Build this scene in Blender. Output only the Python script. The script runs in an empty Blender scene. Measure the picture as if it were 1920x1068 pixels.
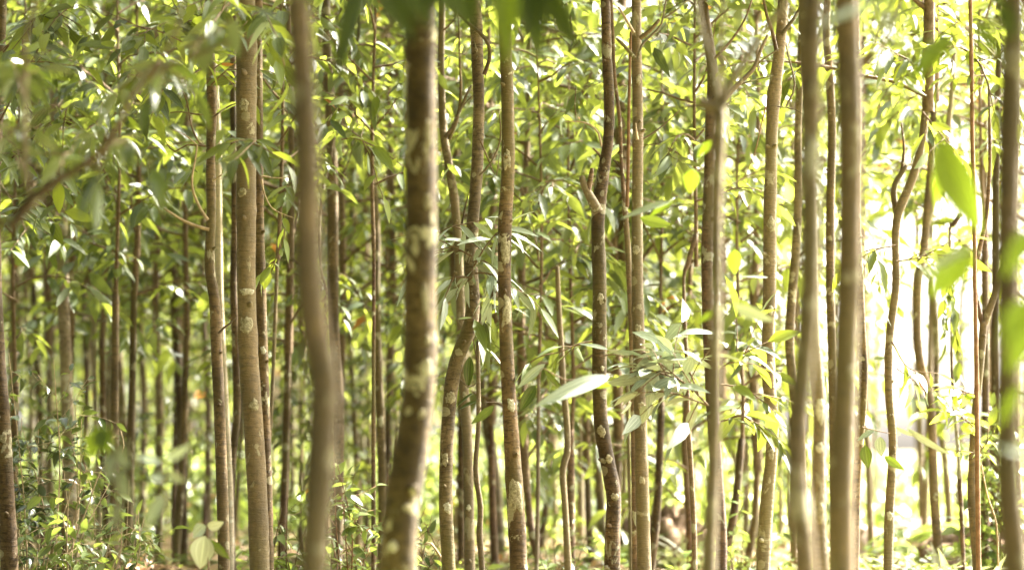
import bpy, math, random
import numpy as np
from mathutils import Vector, Matrix, noise as mnoise

R = math.radians
rng = np.random.default_rng(7)
random.seed(7)
C = bpy.context.scene.collection

# ------------------------------------------------------------------ camera geometry
FPX = 4533.0                      # 85 mm lens on a 1920 px wide frame
CAM_Z = 0.75
PITCH = math.atan(306 / FPX)      # horizon at photo row 840
CP, SP = math.cos(PITCH), math.sin(PITCH)

def P(px, py, D):
    """World point at distance D (along +Y) seen at photo pixel px, py."""
    x = (px - 960) / FPX
    v = -(py - 534) / FPX
    dy = CP - v * SP
    dz = SP + v * CP
    k = D / dy
    return np.array([x * k, D, CAM_Z + dz * k])

def M(px, D):
    return px * D / FPX           # pixels -> metres at distance D

def ground_z(x, y):
    z = -0.008 * (y - 10.0) if y < 60 else -0.4
    z += 0.035 * math.sin(x * 0.9 + 1.3) * math.sin(y * 0.45) + 0.015 * math.sin(x * 3.1 + y * 1.7)
    return z

# ------------------------------------------------------------------ materials
def new_mat(name):
    m = bpy.data.materials.new(name)
    m.use_nodes = True
    nt = m.node_tree
    nt.nodes.clear()
    return m, nt

def N(nt, kind, **kw):
    n = nt.nodes.new(kind)
    for k, v in kw.items():
        if k in n.inputs.keys():
            n.inputs[k].default_value = v
        else:
            setattr(n, k, v)
    return n

def mixc(nt, fac, a, b):
    n = nt.nodes.new('ShaderNodeMix')
    n.data_type = 'RGBA'
    for sock, v in ((n.inputs[0], fac), (n.inputs[6], a), (n.inputs[7], b)):
        if hasattr(v, 'links'):
            nt.links.new(v, sock)
        elif isinstance(v, (tuple, list)):
            sock.default_value = (*v, 1.0) if len(v) == 3 else v
        else:
            sock.default_value = v
    return n.outputs[2]

def ramp(nt, src, a, b, va=0.0, vb=1.0):
    n = nt.nodes.new('ShaderNodeMapRange')
    n.interpolation_type = 'SMOOTHSTEP'
    nt.links.new(src, n.inputs[0])
    n.inputs[1].default_value = a; n.inputs[2].default_value = b
    n.inputs[3].default_value = va; n.inputs[4].default_value = vb
    return n.outputs[0]

def math_node(nt, op, a, b=None):
    n = nt.nodes.new('ShaderNodeMath'); n.operation = op
    for i, v in enumerate((a, b)):
        if v is None: continue
        if hasattr(v, 'links'): nt.links.new(v, n.inputs[i])
        else: n.inputs[i].default_value = v
    return n.outputs[0]

def bark_material(name, dark, light, lichen, moss, lichen_amt=0.5):
    m, nt = new_mat(name)
    out = N(nt, 'ShaderNodeOutputMaterial')
    bs = N(nt, 'ShaderNodeBsdfPrincipled', Roughness=0.8)
    bs.inputs['Specular IOR Level'].default_value = 0.25
    tc = N(nt, 'ShaderNodeTexCoord')
    oi = N(nt, 'ShaderNodeObjectInfo')
    # every trunk gets its own piece of the pattern
    off = N(nt, 'ShaderNodeVectorMath', operation='MULTIPLY_ADD')
    comb = N(nt, 'ShaderNodeCombineXYZ')
    for i in range(3): nt.links.new(oi.outputs['Random'], comb.inputs[i])
    nt.links.new(comb.outputs[0], off.inputs[0])
    off.inputs[1].default_value = (37, 11, 23)
    nt.links.new(tc.outputs['Object'], off.inputs[2])
    co = off.outputs[0]
    def noise(scale, detail=4, rough=0.55, sx=1, sy=1, sz=1, dist=0):
        mp = N(nt, 'ShaderNodeMapping'); mp.inputs['Scale'].default_value = (sx, sy, sz)
        nt.links.new(co, mp.inputs[0])
        n = N(nt, 'ShaderNodeTexNoise', Scale=scale, Detail=detail, Roughness=rough, Distortion=dist)
        nt.links.new(mp.outputs[0], n.inputs['Vector'])
        return n.outputs['Fac']
    big = noise(5, 3)
    fine = noise(55, 5, 0.65)
    ring = noise(16, 4, 0.6, 1, 1, 6, 0.4)
    col = mixc(nt, ramp(nt, big, 0.32, 0.68), dark, light)
    col = mixc(nt, ramp(nt, fine, 0.45, 0.68, 0, 0.75), col, tuple(c * 0.42 for c in dark))
    col = mixc(nt, ramp(nt, ring, 0.53, 0.62, 0, 0.75), col, tuple(c * 0.55 for c in dark))
    mo = noise(3.2, 3, 0.5, 1, 1, 0.6)
    col = mixc(nt, ramp(nt, mo, 0.45, 0.7, 0, 0.75), col, moss)
    # crustose lichen: blotchy patches with crisp outlines plus round spots
    li = noise(11, 6, 0.62, 1, 1, 0.75, 0.6)
    licm = ramp(nt, li, 0.60 - 0.06 * lichen_amt, 0.64 - 0.06 * lichen_amt)
    vor = N(nt, 'ShaderNodeTexVoronoi', Scale=17.0)
    wob = N(nt, 'ShaderNodeVectorMath', operation='ADD')
    nz = N(nt, 'ShaderNodeTexNoise', Scale=40.0, Detail=2.0)
    nt.links.new(co, nz.inputs['Vector'])
    sc = N(nt, 'ShaderNodeVectorMath', operation='SCALE'); sc.inputs['Scale'].default_value = 0.02
    nt.links.new(nz.outputs['Color'], sc.inputs[0])
    nt.links.new(co, wob.inputs[0]); nt.links.new(sc.outputs[0], wob.inputs[1])
    nt.links.new(wob.outputs[0], vor.inputs['Vector'])
    sep = N(nt, 'ShaderNodeSeparateColor'); nt.links.new(vor.outputs['Color'], sep.inputs[0])
    rad = math_node(nt, 'MULTIPLY', ramp(nt, sep.outputs[0], 0.74, 1.0), 0.40)
    spot = ramp(nt, math_node(nt, 'SUBTRACT', rad, vor.outputs['Distance']), 0.0, 0.03)
    lcol = mixc(nt, fine, tuple(c * 0.7 for c in lichen), tuple(min(0.75, c * 1.2) for c in lichen))
    col = mixc(nt, math_node(nt, 'MULTIPLY', licm, 0.8), col, lcol)
    col = mixc(nt, math_node(nt, 'MULTIPLY', spot, 0.6), col, lcol)
    # per tree tone
    hs = N(nt, 'ShaderNodeHueSaturation')
    nt.links.new(col, hs.inputs['Color'])
    nt.links.new(ramp(nt, oi.outputs['Random'], 0, 1, 0.75, 1.2), hs.inputs['Value'])
    tone = math_node(nt, 'FRACT', math_node(nt, 'MULTIPLY', oi.outputs['Random'], 7.31))
    gr = mixc(nt, ramp(nt, tone, 0.3, 1.0, 0, 0.45), hs.outputs[0], tuple(a * 0.5 + b * 0.35 for a, b in zip(light, lichen)))
    nt.links.new(gr, bs.inputs['Base Color'])
    bmp = N(nt, 'ShaderNodeBump', Strength=0.9, Distance=0.004)
    h = math_node(nt, 'ADD', math_node(nt, 'MULTIPLY', ring, 1.4), fine)
    h = math_node(nt, 'ADD', h, math_node(nt, 'MULTIPLY', licm, 0.25))
    nt.links.new(h, bmp.inputs['Height'])
    nt.links.new(bmp.outputs[0], bs.inputs['Normal'])
    nt.links.new(bs.outputs[0], out.inputs[0])
    return m

def leaf_material(name, dark, mid, yellow, glow, rough=0.36, transl=0.42, dead=(0.30, 0.13, 0.03), veins=True, spec=0.5):
    m, nt = new_mat(name)
    out = N(nt, 'ShaderNodeOutputMaterial')
    at = N(nt, 'ShaderNodeAttribute', attribute_name='tint')
    oi = N(nt, 'ShaderNodeObjectInfo')
    uv = N(nt, 'ShaderNodeUVMap')
    sp = N(nt, 'ShaderNodeSeparateXYZ'); nt.links.new(uv.outputs[0], sp.inputs[0])
    t = at.outputs['Fac']
    col = mixc(nt, ramp(nt, t, 0.0, 0.6), dark, mid)
    col = mixc(nt, ramp(nt, t, 0.6, 0.95), col, yellow)
    gl = mixc(nt, ramp(nt, t, 0.0, 0.95), tuple(c * 0.4 for c in glow), glow)
    dm = ramp(nt, t, 0.985, 0.987)
    col = mixc(nt, dm, col, dead)
    gl = mixc(nt, dm, gl, (0.42, 0.16, 0.02))
    if veins:
        du = math_node(nt, 'ABSOLUTE', math_node(nt, 'SUBTRACT', sp.outputs[0], 0.5))
        v1 = ramp(nt, du, 0.012, 0.035, 1, 0)
        v2 = ramp(nt, math_node(nt, 'ABSOLUTE', math_node(nt, 'SUBTRACT', du, 0.26)), 0.008, 0.025, 1, 0)
        vm = math_node(nt, 'MAXIMUM', v1, math_node(nt, 'MULTIPLY', v2, 0.8))
        col = mixc(nt, math_node(nt, 'MULTIPLY', vm, 0.55), col, tuple(min(1, c * 2.2 + 0.02) for c in mid))
    geo = N(nt, 'ShaderNodeNewGeometry')
    # the underside is paler and duller than the glossy upper side
    under = mixc(nt, 0.45, col, (0.12, 0.15, 0.07))
    col = mixc(nt, geo.outputs['Backfacing'], col, under)
    hs = N(nt, 'ShaderNodeHueSaturation'); nt.links.new(col, hs.inputs['Color'])
    nt.links.new(ramp(nt, oi.outputs['Random'], 0, 1, 0.8, 1.2), hs.inputs['Value'])
    bs = N(nt, 'ShaderNodeBsdfPrincipled', Roughness=rough)
    bs.inputs['Specular IOR Level'].default_value = spec
    nt.links.new(hs.outputs[0], bs.inputs['Base Color'])
    nt.links.new(ramp(nt, geo.outputs['Backfacing'], 0, 1, rough, 0.65), bs.inputs['Roughness'])
    tr = N(nt, 'ShaderNodeBsdfTranslucent'); nt.links.new(gl, tr.inputs[0])
    nz = N(nt, 'ShaderNodeTexNoise', Scale=9.0, Detail=3.0)
    nt.links.new(uv.outputs[0], nz.inputs['Vector'])
    bmp = N(nt, 'ShaderNodeBump', Strength=0.25, Distance=0.004)
    nt.links.new(nz.outputs['Fac'], bmp.inputs['Height'])
    nt.links.new(bmp.outputs[0], bs.inputs['Normal'])
    mx = N(nt, 'ShaderNodeMixShader'); nt.links.new(ramp(nt, t, 0.15, 0.85, transl * 0.3, transl * 1.15), mx.inputs[0])
    nt.links.new(bs.outputs[0], mx.inputs[1]); nt.links.new(tr.outputs[0], mx.inputs[2])
    nt.links.new(mx.outputs[0], out.inputs[0])
    return m

def simple_noise_mat(name, a, b, scale, rough=0.9, bump=0.5, c=None):
    m, nt = new_mat(name)
    out = N(nt, 'ShaderNodeOutputMaterial')
    bs = N(nt, 'ShaderNodeBsdfPrincipled', Roughness=rough)
    bs.inputs['Specular IOR Level'].default_value = 0.2
    tc = N(nt, 'ShaderNodeTexCoord')
    n = N(nt, 'ShaderNodeTexNoise', Scale=scale, Detail=7.0, Roughness=0.65)
    n2 = N(nt, 'ShaderNodeTexNoise', Scale=scale * 0.13, Detail=3.0)
    nt.links.new(tc.outputs['Object'], n.inputs['Vector']); nt.links.new(tc.outputs['Object'], n2.inputs['Vector'])
    col = mixc(nt, ramp(nt, n.outputs['Fac'], 0.3, 0.7), a, b)
    if c: col = mixc(nt, ramp(nt, n2.outputs['Fac'], 0.42, 0.62), col, c)
    nt.links.new(col, bs.inputs['Base Color'])
    bmp = N(nt, 'ShaderNodeBump', Strength=bump, Distance=0.03)
    nt.links.new(n.outputs['Fac'], bmp.inputs['Height']); nt.links.new(bmp.outputs[0], bs.inputs['Normal'])
    nt.links.new(bs.outputs[0], out.inputs[0])
    return m

BARK = bark_material('bark_brown', (0.044, 0.026, 0.009), (0.138, 0.088, 0.039), (0.29, 0.27, 0.17), (0.078, 0.064, 0.017), 0.1)
BARK_PALE = bark_material('bark_pale', (0.072, 0.050, 0.022), (0.180, 0.133, 0.068), (0.33, 0.31, 0.20), (0.12, 0.105, 0.036), 0.15)
BARK_WHITE = bark_material('bark_whitish', (0.19, 0.145, 0.09), (0.38, 0.31, 0.21), (0.48, 0.46, 0.36), (0.22, 0.19, 0.09), 0.2)
BARK_DEEP = bark_material('bark_deep', (0.034, 0.022, 0.006), (0.095, 0.066, 0.024), (0.34, 0.32, 0.20), (0.062, 0.058, 0.014), 0.1)
BARK_DARK = bark_material('bark_dark', (0.060, 0.032, 0.016), (0.14, 0.085, 0.045), (0.30, 0.30, 0.20), (0.09, 0.08, 0.03), 0.2)
TWIG = simple_noise_mat('twig_bark', (0.07, 0.045, 0.022), (0.16, 0.11, 0.06), 40, 0.8, 0.3)
TWIG_PALE = simple_noise_mat('twig_dry', (0.22, 0.16, 0.09), (0.36, 0.28, 0.17), 40, 0.8, 0.3)
TWIG_RED = simple_noise_mat('twig_reddish', (0.10, 0.05, 0.022), (0.19, 0.105, 0.05), 30, 0.7, 0.3)
LEAF = leaf_material('leaf_green', (0.020, 0.034, 0.005), (0.060, 0.088, 0.012), (0.15, 0.18, 0.02), (0.37, 0.44, 0.04), 0.52, 0.43, spec=0.45)
LEAF_SHINE = leaf_material('leaf_waxy', (0.019, 0.036, 0.007), (0.060, 0.094, 0.017), (0.15, 0.185, 0.03), (0.38, 0.45, 0.06), 0.48, 0.46, spec=0.8)
LEAF_NEAR = leaf_material('leaf_near', (0.020, 0.036, 0.006), (0.045, 0.072, 0.010), (0.11, 0.15, 0.015), (0.20, 0.28, 0.015), 0.3, 0.30)
LEAF_SKY_SHEEN = leaf_material('leaf_sky_sheen', (0.24, 0.29, 0.21), (0.34, 0.39, 0.29), (0.38, 0.43, 0.31), (0.25, 0.31, 0.12), 0.42, 0.25, spec=0.8)  # sky reflection on the leaves is put into this pale base colour
LEAF_SHRUB = leaf_material('leaf_shrub', (0.018, 0.032, 0.010), (0.045, 0.072, 0.018), (0.15, 0.17, 0.03), (0.26, 0.34, 0.05), 0.2, 0.25, (0.25, 0.12, 0.03))
LEAF_COVER = leaf_material('leaf_cover', (0.05, 0.08, 0.018), (0.10, 0.14, 0.03), (0.2, 0.23, 0.06), (0.36, 0.46, 0.07), 0.4, 0.4, (0.3, 0.16, 0.06))
LEAF_DRY = leaf_material('leaf_dry', (0.16, 0.085, 0.04), (0.28, 0.17, 0.085), (0.42, 0.32, 0.19), (0.3, 0.18, 0.07), 0.6, 0.2, (0.2, 0.07, 0.02))
LEAF_BRIGHT = leaf_material('leaf_sunlit_wood', (0.030, 0.045, 0.010), (0.065, 0.09, 0.02), (0.13, 0.15, 0.03), (0.34, 0.40, 0.06), 0.5, 0.4, veins=False)

# ------------------------------------------------------------------ mesh building
class MB:
    def __init__(self):
        self.v, self.f, self.uv, self.t, self.m, self.n = [], [], [], [], [], 0
    def add(self, v, f, uv=None, tint=None, mat=0):
        v = np.asarray(v, float).reshape(-1, 3); f = np.asarray(f, int).reshape(-1, 4)
        self.v.append(v); self.f.append(f + self.n); self.n += len(v)
        self.uv.append(np.zeros((len(v), 2)) if uv is None else np.asarray(uv).reshape(-1, 2))
        self.t.append(np.zeros(len(v)) if tint is None else np.asarray(tint).reshape(-1))
        self.m.append(np.full(len(f), mat, dtype=np.int32))
    def mesh(self, name, mats, origin=(0, 0, 0)):
        v = np.concatenate(self.v) - np.asarray(origin); f = np.concatenate(self.f).astype(np.int32)
        uv = np.concatenate(self.uv); t = np.concatenate(self.t); mi = np.concatenate(self.m)
        me = bpy.data.meshes.new(name)
        me.vertices.add(len(v)); me.vertices.foreach_set('co', v.astype(np.float32).ravel())
        me.loops.add(f.size); me.loops.foreach_set('vertex_index', f.ravel())
        me.polygons.add(len(f))
        me.polygons.foreach_set('loop_start', np.arange(0, f.size, 4, dtype=np.int32))
        me.polygons.foreach_set('loop_total', np.full(len(f), 4, dtype=np.int32))
        me.polygons.foreach_set('material_index', mi)
        me.polygons.foreach_set('use_smooth', np.ones(len(f), dtype=bool))
        ul = me.uv_layers.new(name='UVMap')
        ul.data.foreach_set('uv', uv[f.ravel()].astype(np.float32).ravel())
        a = me.attributes.new('tint', 'FLOAT', 'POINT')
        a.data.foreach_set('value', t.astype(np.float32))
        for m in mats: me.materials.append(m)
        me.update(calc_edges=True)
        return me

def norm(a):
    a = np.asarray(a, float)
    return a / np.maximum(np.linalg.norm(a, axis=-1, keepdims=True), 1e-9)

def catmull(pts, step):
    """Dense polyline through pts (n,k) by arc length of the first three columns."""
    p = np.asarray(pts, float)
    if len(p) == 2:
        p = np.array([p[0], (p[0] + p[1]) / 2, p[1]])
    q = np.vstack([2 * p[0] - p[1], p, 2 * p[-1] - p[-2]])
    out = []
    for i in range(1, len(q) - 2):
        seg = np.linalg.norm(q[i + 1, :3] - q[i, :3])
        n = max(2, int(seg / step))
        t = np.linspace(0, 1, n, endpoint=False)[:, None]
        a, b, c, d = q[i - 1], q[i], q[i + 1], q[i + 2]
        out.append(0.5 * ((2 * b) + (-a + c) * t + (2 * a - 5 * b + 4 * c - d) * t ** 2 + (-a + 3 * b - 3 * c + d) * t ** 3))
    out.append(p[-1][None])
    return np.vstack(out)

def tube(mb, pts, rad, sides=8, mat=0, rough=0.0, seed=0.0, cap=True):
    pts = np.asarray(pts, float); n = len(pts)
    rad = np.broadcast_to(np.asarray(rad, float), (n,)).copy()
    T = norm(np.gradient(pts, axis=0))
    ref = np.array([0, 1, 0]) if abs(T[0][1]) < 0.8 else np.array([1, 0, 0])
    U = norm(np.cross(T, ref)); V = np.cross(T, U)
    a = np.linspace(0, 2 * math.pi, sides, endpoint=False)
    rr = rad[:, None] * np.ones((1, sides))
    if rough:
        for i in range(n):
            for j in range(sides):
                c, s = math.cos(a[j]), math.sin(a[j])
                k = mnoise.noise(Vector((c * 0.9 + seed, s * 0.9 - seed, pts[i][2] * 5.0)))
                k += 0.5 * mnoise.noise(Vector((c * 2 + seed, s * 2, pts[i][2] * 22.0)))
                rr[i, j] *= 1 + rough * k
    v = pts[:, None] + rr[..., None] * (np.cos(a)[None, :, None] * U[:, None] + np.sin(a)[None, :, None] * V[:, None])
    if cap:
        v = np.concatenate([v, np.repeat((pts[-1] + T[-1] * rad[-1] * 0.5)[None, None], sides, 1)]); n += 1
    i = np.arange(n - 1)[:, None] * sides; j = np.arange(sides)[None]; k = (j + 1) % sides
    f = np.stack([i + j, i + k, i + sides + k, i + sides + j], -1)
    mb.add(v, f, mat=mat)

def leaf_template(rows, cols, fold=0.28, curl=0.18, shape=0.85):
    t = np.linspace(0, 1, rows + 1)
    w = np.sin(math.pi * np.clip(t, 0, 1) ** shape) ** 0.85 * (1 - 0.25 * t)
    w = np.maximum(w, 0.035); w[-1] = 0.012
    u = np.linspace(-1, 1, cols)
    X = w[:, None] * u[None] * 0.5
    Y = np.repeat(t[:, None], cols, 1)
    Zf = fold * np.abs(X)                     # V fold, in units of width
    Zc = -curl * t[:, None] ** 2 * np.ones_like(X)   # droop, in units of length
    uv = np.stack([np.repeat(u[None], rows + 1, 0) * 0.5 + 0.5, Y], -1)
    i = np.arange(rows)[:, None] * cols; j = np.arange(cols - 1)[None]
    f = np.stack([i + j, i + j + 1, i + cols + j + 1, i + cols + j], -1).reshape(-1, 4)
    return dict(X=X.ravel(), Y=Y.ravel(), Zf=Zf.ravel(), Zc=Zc.ravel(), uv=uv.reshape(-1, 2), f=f)

LOD_MID = leaf_template(4, 3)
LOD_LOW = leaf_template(3, 3)
LOD_HIGH = leaf_template(12, 7, 0.3, 0.14)
STRAP = leaf_template(6, 3, 0.35, 0.5, 0.6)

def add_leaves(mb, pos, T, Nn, L, W, tint, mat=0, tmpl=LOD_MID, curl=None):
    pos = np.atleast_2d(pos); n = len(pos)
    T = norm(np.atleast_2d(T)); Nn = np.atleast_2d(Nn)
    B = norm(np.cross(T, Nn)); Nn = np.cross(B, T)
    L = np.broadcast_to(L, (n,)); W = np.broadcast_to(W, (n,)); tint = np.broadcast_to(tint, (n,))
    cu = np.ones(n) if curl is None else np.broadcast_to(curl, (n,))
    v = (pos[:, None] + B[:, None] * (tmpl['X'][None, :, None] * W[:, None, None])
         + T[:, None] * (tmpl['Y'][None, :, None] * L[:, None, None])
         + Nn[:, None] * (tmpl['Zf'][None, :, None] * W[:, None, None] + tmpl['Zc'][None, :, None] * (L * cu)[:, None, None]))
    nv = len(tmpl['X'])
    f = tmpl['f'][None] + (np.arange(n) * nv)[:, None, None]
    mb.add(v, f, np.tile(tmpl['uv'], (n, 1)), np.repeat(tint, nv), mat)

UP = np.array([0, 0, 1.0])

def leafy_twig(mb, pts, spacing, L, g, leaf_mat=0, tmpl=LOD_MID, start=0.1, ratio=0.38, tint=(0.05, 0.95), droop=0.3, spread=1.0):
    """Leaves in turn on either side of the twig pts, one at its tip."""
    p = np.asarray(pts); seg = np.linalg.norm(np.diff(p, axis=0), axis=1); s = np.concatenate([[0], np.cumsum(seg)])
    tot = s[-1]
    q = np.arange(tot * start, tot, spacing)
    if len(q) == 0: q = np.array([tot * 0.9])
    q = np.append(q, tot)
    pos = np.stack([np.interp(q, s, p[:, k]) for k in range(3)], 1)
    idx = np.clip(np.searchsorted(s, q) - 1, 0, len(seg) - 1)
    D = norm(np.diff(p, axis=0))[idx]
    side = norm(np.cross(D, UP + 0.001))
    sg = np.where(np.arange(len(q)) % 2 == 0, 1.0, -1.0)[:, None]
    n = len(q)
    T = D * 0.55 + side * sg * spread * g.uniform(0.6, 1.2, (n, 1)) + g.normal(0, 0.25, (n, 3)) - UP * droop * g.uniform(0.3, 1.7, (n, 1))
    T[-1] = D[-1] - UP * droop * 0.5
    Nn = UP + g.normal(0, 0.38, (n, 3))
    LL = L * np.where(g.random(n) < 0.25, g.uniform(0.4, 0.7, n), g.uniform(0.75, 1.25, n))
    tn = tint[0] + (tint[1] - tint[0]) * g.beta(1.6, 1.8, n)
    tn = np.where(g.random(n) < 0.003, 1.0, tn)
    add_leaves(mb, pos, T, Nn, LL, LL * ratio * g.uniform(0.8, 1.15, n), tn, leaf_mat, tmpl, g.uniform(0.2, 2.2, n))

def grow_crown(mb, H, Rd, g, limbs=22, stem_r=0.02, leafL=0.13, start=0.0, profile=None, twig_gap=0.13, leaf_gap=0.05, stem=True,
               lm=0, wm=1, tmpl=LOD_MID, tint=(0.05, 0.95), droop=0.3):
    if stem:
        z = np.linspace(0, H, 9)
        st = np.stack([0.02 * np.sin(z * 2.1 + g.uniform(0, 6)) * (z > 0), 0.02 * np.sin(z * 1.7) * (z > 0), z], 1)
        tube(mb, st, np.linspace(stem_r, 0.004, 9), 6, wm)
    az = g.uniform(0, 6.28)
    for k in range(limbs):
        h = start + (H - start) * ((k + g.uniform(0, 0.9)) / limbs) ** 0.95
        u = h / H
        env = (profile(u) if profile else (0.55 + 0.6 * math.sin(math.pi * (0.12 + 0.8 * u))) * (1.0 if u < 0.75 else (1.05 - u) / 0.3))
        ln = max(0.18, Rd * env * g.uniform(0.7, 1.2))
        az += 2.4 + g.normal(0, 0.35)
        el = g.uniform(0.1, 0.75)
        d = np.array([math.cos(az) * math.cos(el), math.sin(az) * math.cos(el), math.sin(el)])
        n = 7
        pts = [np.array([0, 0, h])]
        for i in range(n - 1):
            d = norm(d + g.normal(0, 0.13, 3) + np.array([0, 0, -0.05 * i]))
            pts.append(pts[-1] + d * ln / (n - 1))
        pts = np.array(pts)
        r0 = min(stem_r * 0.6, 0.0045 + 0.007 * ln)
        tube(mb, pts, np.linspace(r0, 0.0025, n), 5, wm)
        leafy_twig(mb, pts, leaf_gap * 1.3, leafL, g, lm, tmpl, 0.35, tint=tint, droop=droop)
        for tq in np.arange(0.25 + g.uniform(0, 0.1), 1.0, twig_gap / ln):
            i = min(int(tq * (n - 1)), n - 2); fr = tq * (n - 1) - i
            b = pts[i] * (1 - fr) + pts[i + 1] * fr
            dd = norm(pts[i + 1] - pts[i])
            sd = norm(np.cross(dd, UP)) * (1 if g.random() < 0.5 else -1)
            td = norm(dd * 0.6 + sd * g.uniform(0.4, 1.1) + UP * g.normal(0.05, 0.35))
            tl = g.uniform(0.16, 0.42) * (1.15 - 0.5 * tq)
            tp = [b]
            for i2 in range(4):
                td = norm(td + g.normal(0, 0.12, 3) - UP * 0.09)
                tp.append(tp[-1] + td * tl / 4)
            tube(mb, np.array(tp), np.linspace(0.0032, 0.0014, 5), 3, wm)
            leafy_twig(mb, tp, leaf_gap, leafL, g, lm, tmpl, 0.2, tint=tint, droop=droop)

# ------------------------------------------------------------------ object helpers
def link(name, me, parent=None, loc=None):
    o = bpy.data.objects.new(name, me); C.objects.link(o)
    if parent is not None: o.parent = parent
    if loc is not None: o.location = loc
    return o

def thing(name, label, cat, loc, group=None):
    o = bpy.data.objects.new(name, None); C.objects.link(o)
    o.empty_display_size = 0.1
    o.location = loc; o['label'] = label; o['category'] = cat
    if group: o['group'] = group
    return o

def tagged(o, label=None, cat=None, group=None, kind=None):
    for k, v in (('label', label), ('category', cat), ('group', group), ('kind', kind)):
        if v: o[k] = v
    return o

def part(root, name, mb, mats, label=None):
    o = link(name, mb.mesh(name, mats, root.location), root)
    if label: o['label'] = label
    return o

# ------------------------------------------------------------------ shared crowns
def crown_mesh(seed, H, Rd, limbs, leaf=LEAF, **kw):
    mb = MB(); grow_crown(mb, H, Rd, np.random.default_rng(seed), limbs, **kw)
    return mb.mesh('crown', [leaf, TWIG])
CROWNS = [crown_mesh(100 + i, 4.2, 1.15, 20, LEAF_SHINE, stem_r=0.03, twig_gap=0.17, leafL=0.14, leaf_gap=0.052) for i in range(3)]
CROWNS_DENSE = [crown_mesh(180 + i, 4.6, 1.25, 34, stem_r=0.03, twig_gap=0.115, leafL=0.12, leaf_gap=0.046) for i in range(3)]
CROWNS_LONG = [crown_mesh(120 + i, 5.2, 0.95, 22, LEAF_SHINE, stem_r=0.03, twig_gap=0.19, leafL=0.15) for i in range(3)]
CROWNS_SMALL = [crown_mesh(140 + i, 2.6, 0.8, 16, LEAF_SHINE, leafL=0.16, leaf_gap=0.06, stem_r=0.022) for i in range(2)]
YOUNG = [crown_mesh(160 + i, 2.7, 0.55, 20, LEAF_SHINE, stem_r=0.014, start=0.35, leafL=0.175, leaf_gap=0.065, droop=0.45) for i in range(4)]

def put_crown(root, me, at, rot, s=1.0):
    o = link('crown', me, root)
    o.location = Vector(at) - root.location
    o.rotation_euler = (0, 0, rot); o.scale = (s, s, s)
    return o

# ------------------------------------------------------------------ trees traced from the photo
def trunk_path(px, D, top_z, lean=0.3):
    """3-D path with radii: the traced piece, carried on down to the ground and up to top_z."""
    pts = []
    for q in px:
        d = D if len(q) < 4 else q[3]
        w = P(q[0], q[1], d); pts.append([*w, M(q[2], d) / 2])
    pts = sorted(pts, key=lambda p: p[2])
    pts = np.array(pts)
    gz = ground_z(pts[0][0], pts[0][1]) - 0.06
    if pts[0][2] > gz + 0.05:
        d = (pts[0] - pts[1]); d = d[:3] / max(1e-6, -d[2]) if d[2] < 0 else np.zeros(3)
        dz = pts[0][2] - gz
        dx = d[:2] * dz * 0.45
        lim = 0.12
        dx = np.clip(dx, -lim, lim)
        foot = np.array([pts[0][0] + dx[0], pts[0][1] + dx[1], gz, pts[0][3] * 1.22])
        rows = [foot]
        if dz > 0.35:
            rows.append(np.array([pts[0][0] + dx[0] * 0.75, pts[0][1] + dx[1] * 0.75, gz + 0.14, pts[0][3] * 1.08]))
        pts = np.vstack([rows, pts])
    if top_z > pts[-1][2]:
        d = pts[-1][:2] - pts[-2][:2]; k = max(0.05, pts[-1][2] - pts[-2][2])
        sl = np.clip(d / k, -0.25, 0.25) * lean
        z0 = pts[-1][2]; r0 = pts[-1][3]
        for f in np.linspace(0.25, 1, 4):
            dz = (top_z - z0) * f
            wob = 0.03 * math.sin(dz * 2.0 + pts[0][0] * 9)
            pts = np.vstack([pts, [pts[-1][0] + sl[0] * (top_z - z0) * 0.25 + wob * 0.5, pts[-1][1], z0 + dz, max(0.012, r0 * (1 - 0.35 * f))]])
    return pts

root_course = {}

def tree(label, D, px, cat='tree', name='slender_tree', mat=BARK, crown=None, top=None, sides=16, rough=0.06, group=None, cs=1.0, knots=0):
    cb = top if top is not None else P(960, 0, D)[2] + 0.5
    path = trunk_path(px, D, cb + (1.0 if crown is None else 0.15))
    dense = catmull(path, 0.035 if D < 13 else 0.08)
    base = path[0]
    root = thing(name, label, cat, (base[0], base[1], ground_z(base[0], base[1])), group)
    mb = MB()
    rad = dense[:, 3].copy()
    g = np.random.default_rng(int(abs(px[0][0]) * 13 + px[0][1]) + 5)
    # swollen nodes along the stem
    zz = dense[:, 2]
    for k in range(int(6 + knots)):
        zc = g.uniform(zz[0] + 0.1, zz[-1]); rad *= 1 + g.uniform(0.03, 0.10) * np.exp(-((zz - zc) / 0.022) ** 2)
    tube(mb, dense[:, :3], rad, sides, 0, rough, g.uniform(0, 50))
    root_course[root.name] = (dense[:, :3].copy(), rad.copy())
    # branch scars and snapped stubs
    for k in range(knots):
        i = int(g.integers(4, len(dense) - 4)); a = g.uniform(-2.6, -0.5)
        dr = np.array([math.cos(a), math.sin(a), 0.35])
        b = dense[i, :3] + dr * rad[i] * 0.7; ln = rad[i] * g.uniform(0.5, 1.0)
        tube(mb, np.array([b, b + dr * ln * 0.6, b + dr * ln]), np.array([rad[i] * 0.42, rad[i] * 0.3, rad[i] * 0.18]), 7, 0, 0.15, g.uniform(0, 9))
    part(root, 'trunk', mb, [mat])
    if crown is not None:
        put_crown(root, crown, (dense[-1][0], dense[-1][1], dense[-1][2] - 0.15), g.uniform(0, 6.28), cs)
    return root

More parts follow.
